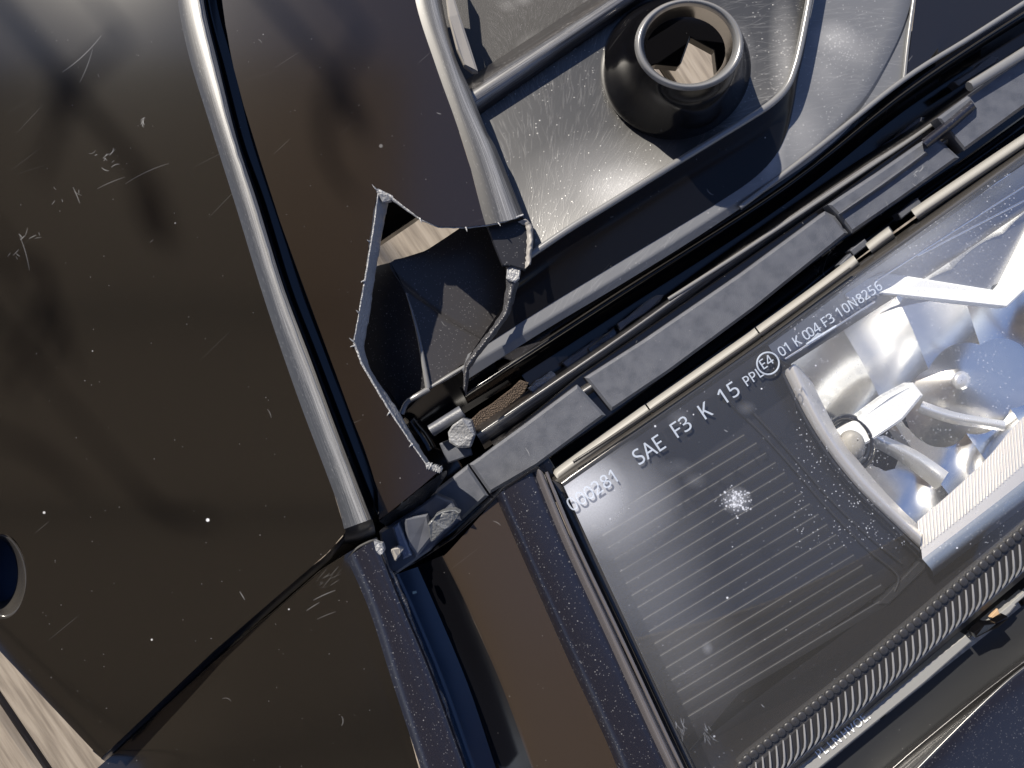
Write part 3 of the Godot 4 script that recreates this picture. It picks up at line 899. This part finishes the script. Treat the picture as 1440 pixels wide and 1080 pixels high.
# ---------------------------------------------------------------- lower bezel
func lower_bezel():
	var t := thing("lower_bezel", "lower black bezel with metallic flake ridges below the gap", "bezel")
	var st := begin()
	loft(st, [R3([524, 758, 57, 490, 777, 58, 452, 802, 58, 391, 856, 58, 300, 931, 57, 160, 1060, 54, 130, 1086, 52, 60, 1140, 50]), R(58, [520, 820, 500, 830, 470, 850, 380, 950, 300, 1040, 270, 1090, 240, 1150]), R(58, [600, 1120, 590, 1110, 580, 1110, 540, 1120, 500, 1130, 460, 1140, 420, 1160])], 60, 10, 1, true)
	done(t, "bezel_panel", st, M.gloss)
	st = begin()
	loft(st, [R3([524, 758, 57, 490, 777, 58, 452, 802, 58, 391, 856, 58, 300, 931, 57, 160, 1060, 54]), R3([520, 760, 48, 488, 778, 48, 450, 802, 48, 389, 856, 48, 296, 931, 48, 150, 1058, 46])], 40, 2, 1)
	done(t, "bezel_edge", st, M.edge_gloss)
	st = begin()
	loft(st, [R(44, [560, 700, 470, 772, 300, 905, 130, 1056]), R(42, [540, 760, 470, 800, 306, 935, 150, 1072]), R(44, [560, 790, 490, 830, 330, 960, 176, 1086])], 30, 3, 0)
	done(t, "gap_floor", st, M.deep)
	# ridge
	st = begin()
	loft(st, [R(58.1, [488, 786, 520, 860, 552, 960, 588, 1070, 600, 1110]), R(60.3, [497, 778, 532, 860, 564, 960, 600, 1070, 612, 1110]), R(60.8, [515, 766, 552, 850, 590, 950, 630, 1060, 644, 1100]), R(59.8, [530, 760, 560, 836, 604, 940, 648, 1060, 662, 1100]), R(52, [534, 764, 564, 838, 608, 942, 652, 1062, 666, 1100])], 40, 5, 0)
	done(t, "flake_ridge", st, M.flake)
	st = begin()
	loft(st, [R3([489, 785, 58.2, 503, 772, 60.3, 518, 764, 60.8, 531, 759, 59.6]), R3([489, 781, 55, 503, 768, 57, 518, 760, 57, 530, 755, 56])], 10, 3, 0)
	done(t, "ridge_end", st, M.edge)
	st = begin()
	tube(st, jag(R(58, [534, 766, 546, 800, 566, 842, 590, 905, 622, 985, 655, 1080]), 40, 1.4, 0.3), [0.5, 0.9, 0.5, 0.7, 0.4], 7)
	done(t, "ragged_edge", st, M.torn_dark)
	# channel
	st = begin()
	loft(st, [R(50, [546, 802, 564, 840, 606, 945, 652, 1080, 666, 1120]), R(45, [556, 808, 576, 852, 620, 958, 664, 1080, 680, 1120]), R(44.5, [588, 797, 616, 860, 660, 966, 698, 1080, 712, 1120])], 40, 6, 0, false)
	done(t, "channel", st, M.navy)
	st = begin()
	loft(st, [R(44.5, [587, 797, 615, 860, 659, 966, 697, 1080, 711, 1120]), R(46, [596, 792, 628, 862, 674, 970, 712, 1080, 726, 1120]), R(51.6, [623, 781, 658, 855, 706, 965, 748, 1080, 764, 1120])], 40, 6, 0)
	done(t, "channel_wall", st, M.deep)
	st = begin()
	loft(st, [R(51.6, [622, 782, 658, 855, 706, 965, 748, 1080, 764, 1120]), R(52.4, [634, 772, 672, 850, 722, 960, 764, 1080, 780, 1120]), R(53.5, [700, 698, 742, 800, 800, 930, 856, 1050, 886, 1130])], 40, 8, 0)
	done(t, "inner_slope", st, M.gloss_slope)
	st = begin()
	loft(st, [R(53.5, [698, 700, 742, 800, 800, 930, 856, 1050, 886, 1130]), R(57.5, [706, 691, 752, 796, 812, 926, 868, 1046, 900, 1130]), R(58.6, [740, 668, 780, 770, 840, 900, 905, 1040, 945, 1130]), R(58.2, [750, 661, 790, 760, 850, 890, 916, 1034, 962, 1130])], 44, 6, 0)
	done(t, "flake_band", st, M.flake)
	st = begin()
	loft(st, [R(58.2, [750, 661, 790, 760, 850, 890, 916, 1034, 962, 1130]), R(60.2, [755, 659, 795, 757, 856, 888, 922, 1032, 968, 1130]), R(60.4, [761, 662, 800, 757, 861, 888, 928, 1032, 974, 1130]), R(58.0, [766, 668, 804, 760, 866, 891, 934, 1036, 980, 1130])], 44, 4, 0)
	tube(st, R(58.2, [768, 664, 806, 755, 870, 890, 938, 1036, 982, 1126]), [0.45, 0.45], 8, 40)
	done(t, "bright_bead", st, M.bronze)
	st = begin()
	slab(st, R(40, [540, 790, 640, 735, 770, 640, 800, 690, 720, 760, 640, 830, 570, 860]), 2, 1)
	done(t, "shelf", st, M.deep)
	# cut end of the slope
	st = begin()
	loft(st, [R3([552, 806, 50, 580, 792, 46.5, 600, 780, 48, 638, 755, 52, 700, 697, 54, 708, 688, 57.5, 742, 666, 58.8, 757, 658, 60, 766, 664, 59]), R(42, [552, 800, 580, 784, 600, 773, 637, 748, 698, 691, 706, 684, 742, 662, 757, 654, 768, 662])], 50, 2, 1)
	tube(st, R3([552, 806, 50, 580, 792, 46.5, 600, 780, 48.2, 638, 755, 52.2, 700, 697, 54.3, 708, 688, 57.8, 742, 666, 59, 757, 658, 60.2]), [0.35, 0.35], 6, 50, 1)
	done(t, "cut_edge", st, M.deep)
	for s in [[200, 1150, 50], [860, 1150, 40]]:
		st = begin()
		var w := at(Vector3(s[0], s[1], s[2])); var q := w; q.y = 0.0
		tube_world(st, PackedVector3Array([w, q]), [6.0, 6.0], 12)
		done(t, "support_post", st, M.deep)

# ---------------------------------------------------------------- snapped clip between cover and bezel
func broken_clip():
	var t := thing("broken_clip", "snapped grey plastic clip wedged at the end of the gap", "clip")
	t.position.y = 0.007
	var st := begin()
	slab(st, R(44, [540, 740, 585, 712, 616, 690, 640, 700, 652, 726, 610, 765, 560, 800, 546, 784]), 4, 3)
	done(t, "clip_base", st, M.strip)
	st = begin()
	slab(st, R3([558, 735, 49, 566, 728, 49, 584, 772, 48, 572, 778, 48]), 3, 2.5)
	done(t, "clip_arm", st, M.flake_pale)
	st = begin()
	slab(st, R3([574, 722, 48, 606, 716, 47, 612, 748, 46.5, 590, 776, 46, 578, 760, 47]), 2, 3)
	done(t, "clip_web", st, M.strip)
	st = begin()
	slab(st, jag(R3([606, 730, 51, 618, 716, 52, 642, 710, 52, 652, 716, 52, 640, 730, 51, 620, 746, 50, 610, 754, 49]), 13, 1.2, 0.8), 4, 1.5)
	done(t, "torn_chunk", st, M.torn_grey)
	st = begin()
	slab(st, jag(R(50.2, [555, 766, 562, 760, 572, 764, 568, 774, 560, 780]), 12, 1.6, 0.5), 2, 1.5)
	done(t, "chip", st, M.pale)
	st = begin()
	slab(st, jag(R(59, [533, 752, 544, 756, 548, 764, 542, 772, 536, 766]), 10, 1.2, 0.4), 2, 1)
	done(t, "chip", st, M.torn)

# ---------------------------------------------------------------- fog lamp
func fog_lamp():
	var t := thing("fog_lamp", "rectangular fog lamp with dusty clear lens, ribbed black baffle and chrome reflector", "fog lamp")
	var st := begin()
	# pale seal along the top edge, in pieces
	for s in [[R(48, [783, 672, 792, 662, 900, 584, 912, 576])], [R(48, [914, 575, 1050, 480, 1066, 468])], [R(48, [1068, 467, 1150, 408, 1205, 366])], [R(47, [1222, 350, 1240, 336, 1254, 326])], [R(48, [1286, 302, 1360, 252, 1470, 178, 1560, 118])]]:
		st = begin()
		var up: PackedVector3Array = s[0]
		loft(st, [shifted(up, -5, -7, -4), shifted(up, -3, -4, 0), shifted(up, 3, 4, 0.3), shifted(up, 6, 8, -4)], 20, 3, 0)
		done(t, "seal_strip", st, M.seal)
	# bezel frame
	var top_in := R(51, [792, 681, 900, 604, 1060, 492, 1200, 390, 1330, 300, 1450, 212, 1560, 136])
	st = begin()
	loft(st, [R(45, [776, 672, 900, 590, 1050, 487, 1190, 383, 1320, 290, 1446, 202, 1560, 124]), R(49, [780, 676, 902, 594, 1053, 490, 1194, 386, 1324, 294, 1448, 206, 1560, 128]), top_in, shifted(top_in, 4, 6, -4)], 60, 4, 0)
	loft(st, [R(52, [768, 668, 806, 758, 868, 890, 936, 1036, 976, 1130]), R(53, [776, 674, 820, 764, 882, 894, 950, 1038, 990, 1130]), R(52, [790, 682, 838, 780, 900, 912, 966, 1056, 1000, 1130]), R(48, [796, 686, 842, 782, 904, 914, 970, 1058, 1004, 1130])], 50, 5, 0)
	tube(st, R(52.5, [806, 650, 900, 588, 1056, 480, 1196, 378]), [0.4, 0.4], 6, 30)
	done(t, "lamp_frame", st, M.bezel)
	# body below
	st = begin()
	loft(st, [R(30, [770, 670, 1060, 470, 1560, 110]), R(18, [860, 860, 1160, 640, 1600, 300]), R(18, [960, 1080, 1260, 860, 1620, 560]), R(30, [1010, 1150, 1300, 950, 1640, 640])], 20, 4, 0)
	done(t, "housing", st, M.baffle)
	# ribbed baffle
	st = begin()
	slab(st, R(36, [786, 676, 1075, 476, 1108, 520, 1120, 580, 1160, 645, 1210, 705, 1292, 782, 1268, 812, 1160, 890, 1040, 975, 966, 1060]), 3, 1)
	done(t, "baffle", st, M.baffle)
	var right := [Vector2(1010, 590), Vector2(1060, 618), Vector2(1097, 656), Vector2(1147, 718), Vector2(1213, 794), Vector2(1262, 846)]
	for i in range(2, 20):
		var a := Vector2(810 + i * 8.3, 708 + i * 16.8)
		var b := a + Vector2(0.857, -0.515) * 700.0
		var hit = null
		for k in right.size() - 1:
			var x = Geometry2D.segment_intersects_segment(a, b, right[k], right[k + 1])
			if x != null: hit = x
		if hit == null: continue
		var e: Vector2 = hit
		st = begin()
		loft(st, [R(36.05, [a.x, a.y, e.x, e.y]), R(36.5, [a.x + 1, a.y + 1.6, e.x + 1, e.y + 1.6]), R(36.55, [a.x + 1.8, a.y + 2.9, e.x + 1.8, e.y + 2.9]), R(36.05, [a.x + 5, a.y + 10, e.x + 6, e.y + 10])], 2, 2, 1, false)
		done(t, "louver", st, M.louver)
	st = begin()
	tube(st, R(37, [1018, 560, 1062, 600, 1105, 646, 1160, 710, 1220, 772, 1256, 802, 1264, 814, 1258, 832]), [0.35, 0.35], 8, 50)
	tube(st, R(37, [1040, 560, 1076, 598, 1116, 642, 1168, 702, 1224, 756, 1268, 792]), [0.35, 0.35], 8, 40)
	done(t, "baffle_lip", st, M.louver)
	# stepped wall up to the reflector
	st = begin()
	loft(st, [R(36, [1098, 524, 1128, 588, 1160, 640, 1202, 692, 1250, 740, 1292, 780]), R(41, [1102, 522, 1134, 586, 1166, 636, 1206, 686, 1254, 733, 1293, 770])], 30, 3, 0)
	tube(st, R(41.2, [1100, 523, 1131, 587, 1163, 638, 1204, 689, 1252, 736, 1293, 775]), [0.35, 0.35], 8, 30)
	done(t, "step_wall", st, M.louver)
	st = begin()
	loft(st, [R(41.3, [1102, 522, 1134, 586, 1166, 636, 1206, 686, 1254, 733, 1293, 770]), R(42.6, [1108, 518, 1138, 580, 1168, 630, 1209, 682, 1256, 729, 1294, 765]), R(42.8, [1118, 512, 1145, 570, 1174, 620, 1214, 672, 1260, 720, 1296, 754]), R(36, [1130, 510, 1156, 566, 1184, 616, 1222, 666, 1266, 714, 1298, 744])], 40, 4, 0)
	done(t, "reflector_rim", st, M.soft_metal)
	# bowl, pressed in five tall facets
	var bowl := [R(42, [1112, 512, 1240, 430, 1330, 372, 1480, 270]), R(30, [1150, 570, 1262, 470, 1360, 410, 1500, 320]), R(20, [1176, 612, 1284, 520, 1372, 470, 1520, 400]), R(16.5, [1210, 660, 1310, 570, 1400, 540, 1540, 480]), R(18.5, [1260, 715, 1340, 640, 1420, 590, 1560, 530]), R(25, [1290, 755, 1360, 690, 1436, 616, 1580, 560])]
	var cuts := []
	for b in bowl: cuts.append(resample(b, 30, 0))
	for k in 5:
		var part := []
		for b in cuts:
			var seg: PackedVector3Array = b.slice(k * 6, k * 6 + 7)
			for i in seg.size(): seg[i].z += 1.6 * pow(absf(i - 3.0) / 3.0, 2)
			part.append(seg)
		st = begin()
		loft(st, part, 6, 6, 2)
		done(t, "reflector_facet", st, M.bowl)
	# lamp holder
	st = begin()
	slab(st, R3([1176, 606, 33, 1212, 584, 33, 1250, 556, 33, 1284, 538, 32, 1298, 556, 32, 1270, 590, 32, 1226, 620, 33, 1190, 640, 33]), 5, 3)
	done(t, "lamp_holder", st, M.white)
	st = begin()
	loft(st, [R3([1224, 626, 26, 1270, 652, 23, 1318, 690, 21]), R3([1232, 616, 29, 1280, 642, 26, 1326, 676, 23]), R3([1242, 612, 26, 1290, 634, 23, 1334, 664, 21])], 12, 3, 0)
	done(t, "reflection_bar", st, M.bright_metal)  # this bar and the next are shaped to stand for reflections in the bowl
	st = begin()
	loft(st, [R3([1290, 580, 27, 1340, 596, 26, 1412, 606, 25]), R3([1294, 572, 30, 1344, 588, 28, 1414, 600, 26]), R3([1298, 564, 27, 1346, 580, 26, 1414, 592, 25])], 12, 3, 0)
	done(t, "reflection_bar", st, M.bright_metal)
	st = begin()
	loft(st, [oval(1196, 622, 34, 42, 31, -0.5), oval(1196, 622, 31, 39, 33, -0.5), oval(1195, 622, 26, 34, 32, -0.5), oval(1194, 622, 24, 31, 24, -0.5)], 48, 3, 2)
	done(t, "socket_ring", st, M.baffle)
	st = begin()
	loft(st, [oval(1198, 626, 18, 22, 33, -0.5), oval(1200, 624, 16, 20, 36, -0.5), oval(1204, 620, 10, 12, 38, -0.5), oval(1206, 619, 1, 1, 38.4, -0.5)], 40, 3, 2)
	done(t, "bulb_base", st, M.seal)
	st = begin()
	loft(st, [oval(1362, 545, 104, 92, 17, -0.6), oval(1358, 541, 70, 62, 19.6, -0.6), oval(1354, 537, 36, 32, 22.4, -0.6), oval(1352, 535, 12, 12, 24.4)], 48, 5, 2, false)
	done(t, "glint_cone", st, M.cone)  # shallow cone added to carry the sun glint of the bowl
	st = begin()
	loft(st, [oval(1352, 535, 14, 14, 24.0), oval(1352, 535, 9, 9, 25.2), oval(1352, 535, 0.5, 0.5, 25.6)], 30, 5, 2)
	done(t, "glint_dome", st, M.bright_metal)  # small bright dome standing in for the sun glint
	# frame above the bowl, sun glare painted as its white
	st = begin()
	slab(st, R3([1186, 414, 44, 1204, 396, 44, 1242, 383, 44, 1404, 409, 42, 1424, 366, 42, 1450, 310, 42, 1474, 310, 42, 1450, 400, 42, 1416, 432, 42, 1240, 413, 44, 1196, 424, 44]), 4, 2)
	done(t, "white_frame", st, M.white)
	st = begin()
	loft(st, [R(45, [1075, 476, 1200, 398, 1330, 306, 1560, 150]), R(42, [1090, 500, 1210, 418, 1350, 330, 1570, 190]), R(40, [1112, 514, 1240, 440, 1400, 400, 1580, 300])], 30, 4, 0)
	done(t, "upper_reflector", st, M.satin_dark)
	for s in [[1262, 350, 1420, 244], [1230, 396, 1440, 262], [1290, 360, 1440, 282], [1104, 505, 1230, 424]]:
		st = begin()
		tube(st, R(45.5, [s[0], s[1], (s[0] + s[2]) / 2.0, (s[1] + s[3]) / 2.0, s[2], s[3]]), [0.3, 0.3], 6, 6)
		done(t, "reflector_rib", st, M.satin)
	# hatched ledge below the bowl
	var la := R(40, [1291, 732, 1340, 690, 1392, 640, 1440, 585, 1560, 480])
	var lb := R(42, [1297, 786, 1360, 738, 1440, 676, 1560, 580])
	st = begin()
	loft(st, [la, lb], 30, 4, 0)
	done(t, "ledge", st, M.soft_metal)
	var ra := resample(la, 60, 0); var rb := resample(lb, 60, 0)
	for i in 60:
		if ra[i].x > 1460: continue
		st = begin()
		tube(st, PackedVector3Array([ra[i].lerp(rb[i], 0.02) + Vector3(0, 0, 0.1), ra[i].lerp(rb[i], 0.75) + Vector3(0, 0, 0.1)]), [0.22, 0.22], 6)
		done(t, "ledge_ridge", st, M.soft_metal)
	st = begin()
	loft(st, [lb, shifted(lb, 12, 14, 1), shifted(lb, 16, 24, -4)], 30, 3, 0)
	done(t, "blue_ledge", st, M.flake_pale)
	st = begin()
	slab(st, R(37, [1234, 850, 1296, 786, 1300, 780, 1310, 792, 1250, 850]), 3, 1.5)
	done(t, "corner_block", st, M.louver)
	# lower inner wall
	st = begin()
	loft(st, [R(36, [966, 1060, 1080, 970, 1240, 850, 1300, 790, 1440, 690, 1560, 600]), R(36.5, [990, 1090, 1110, 990, 1260, 880, 1330, 820, 1460, 730, 1570, 640]), R(38.5, [1030, 1100, 1130, 1020, 1280, 905, 1350, 840, 1480, 740, 1580, 650])], 40, 4, 0)
	done(t, "lower_wall", st, M.baffle)
	# lens
	var lens := R(53, [790, 680, 1060, 490, 1320, 302, 1560, 130])
	var lens_low := R(49, [1000, 1130, 1110, 1036, 1270, 900, 1360, 822, 1600, 620])
	st = begin()
	var l1 := PackedVector3Array(); var l2 := PackedVector3Array()
	var ta := resample(lens, 12, 0); var tc := resample(lens_low, 12, 0)
	for i in 13:
		l1.append(ta[i].lerp(tc[i], 0.2) + Vector3(0, 0, 2.0)); l2.append(ta[i].lerp(tc[i], 0.7) + Vector3(0, 0, 2.6))
	loft(st, [ta, l1, l2, tc], 24, 8, 0)
	done(t, "lens", st, M.glass)
	var lens_node: MeshInstance3D = t.get_child(t.get_child_count() - 1)
	st = begin()
	loft(st, [shifted(ta, 3, 4, 0.25), shifted(l1, 0, 0, 0.25), shifted(l2, 0, 0, 0.25), shifted(tc, -3, -4, 0.25)], 24, 8, 0)
	done(lens_node, "dust_glare_film", st, M.dust_glare)
	var marks := [["000281", 804, 721, 18.5], ["SAE", 898, 656, 21.5], ["F3", 951, 618, 21.0], ["K", 990, 592, 21.0], ["15", 1017, 571, 21.0], ["PPL", 1050, 545, 12.0], ["E4", 1073, 521, 13.0], ["01 K 0", 1099, 503, 13.0], ["04 F3 10N8256", 1139, 476, 12.5]]
	for w in marks:
		letters(lens_node, w[0], w[1], w[2], w[3], 55.2, -0.592)
	st = begin()
	tube(st, oval(1080, 511, 15.5, 15.5, 55.4, 0.0, 40), [0.22, 0.22], 6, 0, 0, true)
	tube(st, R(55.0, [1134, 484, 1176, 458]), [0.25, 0.25], 6)
	slab(st, R(55.2, [1134, 485, 1150, 468, 1160, 470]), 0.2, 0.5)
	done(lens_node, "approval_ring", st, M.letter)
	# ribbed lower edge
	var n := 46
	var top_line := resample(R(50, [1046, 1088, 1063, 1072, 1207, 958, 1264, 910, 1360, 828, 1438, 762, 1480, 726]), n, 0)
	st = begin()
	loft(st, [shifted(top_line, -2, -2, -1), shifted(top_line, 1, 32, -2.2), shifted(top_line, -13, 54, -5.5), shifted(top_line, -10, 60, -8)], n, 3, 0)
	done(t, "ribbed_skirt", st, M.rib_dark)
	for p in top_line:
		st = begin()
		tube(st, PackedVector3Array([p + Vector3(0, 0, -0.8), p + Vector3(1.5, 16, -0.9), p + Vector3(1.5, 32, -1.7), p + Vector3(-4, 43, -3.2), p + Vector3(-13, 54, -5.0)]), [0.22, 0.3, 0.3, 0.28, 0.15], 6, 8)
		done(t, "rib", st, M.rib)
	st = begin()
	loft(st, [shifted(top_line, -12, -20, -3), shifted(top_line, -8, -12, -0.5), shifted(top_line, -2, -2, -0.8)], n, 3, 0)
	done(t, "scallop_band", st, M.rib_dark)
	for i in n:
		var p := top_line[i] + Vector3(-3, -12, -0.6)
		st = begin()
		loft(st, [oval(p.x, p.y, 8.2, 7.6, p.z - 0.6, -0.7, 14), oval(p.x, p.y, 7.0, 6.6, p.z + 0.5, -0.7, 14), oval(p.x + 0.8, p.y + 0.8, 4.4, 4.0, p.z + 0.9, -0.7, 14), oval(p.x + 1, p.y + 1, 0.4, 0.4, p.z + 0.95, -0.7, 14)], 14, 2, 2)
		done(t, "scallop", st, M.rib_dark)
	# pale flange with raised letters
	st = begin()
	slab(st, R(42, [1100, 1096, 1143, 1063, 1300, 937, 1358, 893, 1366, 902, 1300, 960, 1150, 1082, 1120, 1110]), 3, 1.5)
	done(t, "flange", st, M.flange)
	var fl: MeshInstance3D = t.get_child(t.get_child_count() - 1)
	letters(fl, "PL", 1153, 1069, 8.0, 42.25, -0.69, M.white)
	letters(fl, "LN", 1170, 1056, 8.0, 42.25, -0.69, M.white)
	letters(fl, "HVOE.", 1189, 1041, 8.0, 42.25, -0.69, M.white)
	st = begin()
	slab(st, R(42, [1388, 876, 1422, 848, 1429, 851, 1420, 862, 1398, 880]), 3, 1.5)
	slab(st, R(41, [1364, 896, 1440, 832, 1444, 836, 1368, 900]), 2, 1)
	done(t, "flange_tab", st, M.flange)
	st = begin()
	slab(st, R3([1392, 868, 42.6, 1403, 856, 42.6, 1406, 864, 42.6, 1398, 870, 42.6]), 0.8, 0.8)
	done(t, "adhesive_patch", st, M.tan)
	st = begin()
	slab(st, R3([1368, 890, 45, 1384, 878, 46, 1400, 876, 46, 1416, 866, 46, 1418, 870, 46, 1404, 882, 46, 1390, 888, 45, 1372, 897, 45]), 2.5, 1.5)
	done(t, "lever", st, M.deep)

func letters(parent: Node3D, text: String, x: float, y: float, cap: float, h: float, ang: float, material: Material = null):
	var f := SystemFont.new()
	f.font_names = PackedStringArray(["Droid Sans"])
	var tm := TextMesh.new()
	tm.text = text
	tm.font = f
	tm.font_size = 32
	var k := (EYE - LIFT - h * 0.001) / FOC
	tm.pixel_size = cap * k / (32 * 0.72)
	tm.depth = 0.00025
	tm.horizontal_alignment = HORIZONTAL_ALIGNMENT_LEFT
	tm.vertical_alignment = VERTICAL_ALIGNMENT_BOTTOM
	tm.curve_step = 1.0
	var o := MeshInstance3D.new()
	o.mesh = tm
	o.material_override = material if material else M.letter
	add_named(parent, o, "lettering")
	var bx := Vector3(cos(ang), 0, sin(ang))
	var by := Vector3(sin(ang), 0, -cos(ang))
	o.transform = Transform3D(Basis(bx, by, Vector3.UP), at(Vector3(x, y, h)) - by * cap * k * 0.32)

# ---------------------------------------------------------------- lower right corner
func valance():
	var t := thing("valance", "dusty black lower valance below the lamp flange with a dark blue metallic edge", "valance")
	var st := begin()
	loft(st, [R(36, [1080, 1140, 1150, 1084, 1300, 962, 1440, 850, 1560, 750]), R(36.6, [1150, 1140, 1210, 1080, 1340, 965, 1460, 880, 1580, 790]), R(37.4, [1190, 1140, 1240, 1084, 1360, 985, 1450, 915, 1590, 810])], 40, 4, 0)
	done(t, "dusty_face", st, M.dusty)
	st = begin()
	loft(st, [R(38, [1190, 1140, 1240, 1084, 1360, 985, 1450, 915, 1590, 810]), R(43, [1198, 1144, 1252, 1084, 1366, 988, 1454, 920, 1592, 816]), R(39, [1206, 1148, 1260, 1090, 1372, 996, 1458, 930, 1594, 826]), R(46, [1220, 1150, 1274, 1092, 1384, 984, 1460, 922, 1596, 836]), R(47, [1226, 1152, 1282, 1094, 1390, 986, 1464, 926, 1598, 840])], 40, 5, 0)
	done(t, "lip", st, M.edge_gloss)
	st = begin()
	loft(st, [R(47, [1226, 1152, 1282, 1094, 1390, 986, 1464, 926, 1598, 840]), R(46, [1260, 1170, 1310, 1110, 1410, 1010, 1490, 950, 1620, 870]), R(40, [1380, 1200, 1420, 1160, 1500, 1090, 1560, 1040, 1680, 960])], 40, 6, 0)
	done(t, "metallic_face", st, M.flake)

# ---------------------------------------------------------------- leafless shrub between the sun and the bumper
func bare_shrub():
	var t := thing("bare_shrub", "leafless brown shrub whose twigs throw soft shadows on the glossy side panel", "shrub")
	var bark := mat("bark", lin(0.10, 0.07, 0.05), 0.8)
	var root := Vector3(-0.82, -0.06, -1.0)
	var fork := Vector3(-0.72, 0.72, -0.86)
	var st := begin()
	tube_world(st, PackedVector3Array([root, root + Vector3(0.02, 0.15, 0.03), fork + Vector3(-0.03, -0.15, -0.06), fork]), [11.0, 9.0, 7.0, 6.0], 10)
	done(t, "trunk", st, bark)
	var paths := [
		[0.30, [150, 20, 95, 75, 62, 112, 52, 170, 30, 235], 3.4],
		[0.30, [70, 85, 66, 100, 58, 128, 66, 150], 5.5],
		[0.27, [0, 372, 40, 350, 58, 395, 48, 440, 18, 490, -10, 540], 2.6],
		[0.27, [58, 395, 80, 450, 62, 500, 30, 530, 20, 560], 2.0],
		[0.27, [48, 440, 90, 475, 100, 520], 1.8],
		[0.33, [190, 235, 196, 265, 205, 300, 226, 335], 7.0],
		[0.30, [480, -10, 440, 62, 424, 110, 432, 190, 470, 240], 3.2],
		[0.30, [440, 62, 462, 110, 480, 150], 5.0],
		[0.30, [180, 668, 215, 706, 250, 732, 310, 736], 2.8],
		[0.34, [-10, 610, 60, 640, 130, 700], 3.0],
	]
	for q in paths:
		var w := PackedVector3Array()
		var line := resample(R(60, q[1]), 12, 0)
		for p in line: w.append(at(p) + SUN * (q[0] * 2.7 + 0.02 * sin(p.x * 0.05)))
		st = begin()
		tube_world(st, w, [q[2] * 0.3, q[2] * 0.5, q[2] * 0.25], 7)
		done(t, "twig", st, bark)
		st = begin()
		var b := w[0] + Vector3(-0.10, 0.05, -0.12)
		tube_world(st, PackedVector3Array([fork, fork.lerp(b, 0.5) + Vector3(0, 0.04, 0), b, w[0]]), [3.5, 2.0, 1.2, q[2] * 0.25], 7)
		done(t, "branch", st, bark)

# ---------------------------------------------------------------- unseen roof, added for the brown sheen in the glossy panels
func added_roof():
	var t := thing("added_roof", "added timber roof on dark rafters, never in view, put there to mirror brown in the glossy panels", "roof")
	var board := mat("roof_board", lin(0.60, 0.51, 0.41), 0.8)
	var dark := mat("rafter", lin(0.07, 0.05, 0.035), 0.8)
	var y := 2.45
	var box := func(called: String, x0: float, x1: float, z0: float, z1: float, y0: float, y1: float, m: Material) -> void:
		var o := MeshInstance3D.new()
		var b := BoxMesh.new(); b.size = Vector3(x1 - x0, y1 - y0, z1 - z0)
		o.mesh = b; o.material_override = m
		o.position = Vector3((x0 + x1) / 2, (y0 + y1) / 2, (z0 + z1) / 2)
		add_named(t, o, called)
	var x := -3.0
	while x < -0.45:
		box.call("board", x, x + 0.135, -1.25, 3.2, y, y + 0.02, board)
		x += 0.14
	while x < 2.6:
		box.call("board", x, x + 0.135, 0.95, 3.2, y, y + 0.02, board)
		x += 0.14
	for z in [-1.2, -0.45, 0.3]: box.call("rafter", -3.0, -0.44, z, z + 0.06, y - 0.14, y - 0.003, dark)
	for z in [1.05, 1.8, 2.55, 3.1]: box.call("rafter", -3.0, 2.6, z, z + 0.06, y - 0.14, y - 0.003, dark)
	for c in [[-2.9, -1.18], [-2.9, 3.1], [2.5, 3.1], [2.5, 0.99]]: box.call("post", c[0], c[0] + 0.09, c[1], c[1] + 0.09, -0.06, y - 0.143, dark)
	for e in [[-0.44, 2.6, 0.96]]: box.call("beam", e[0], e[1], e[2], e[2] + 0.08, y - 0.14, y - 0.003, dark)
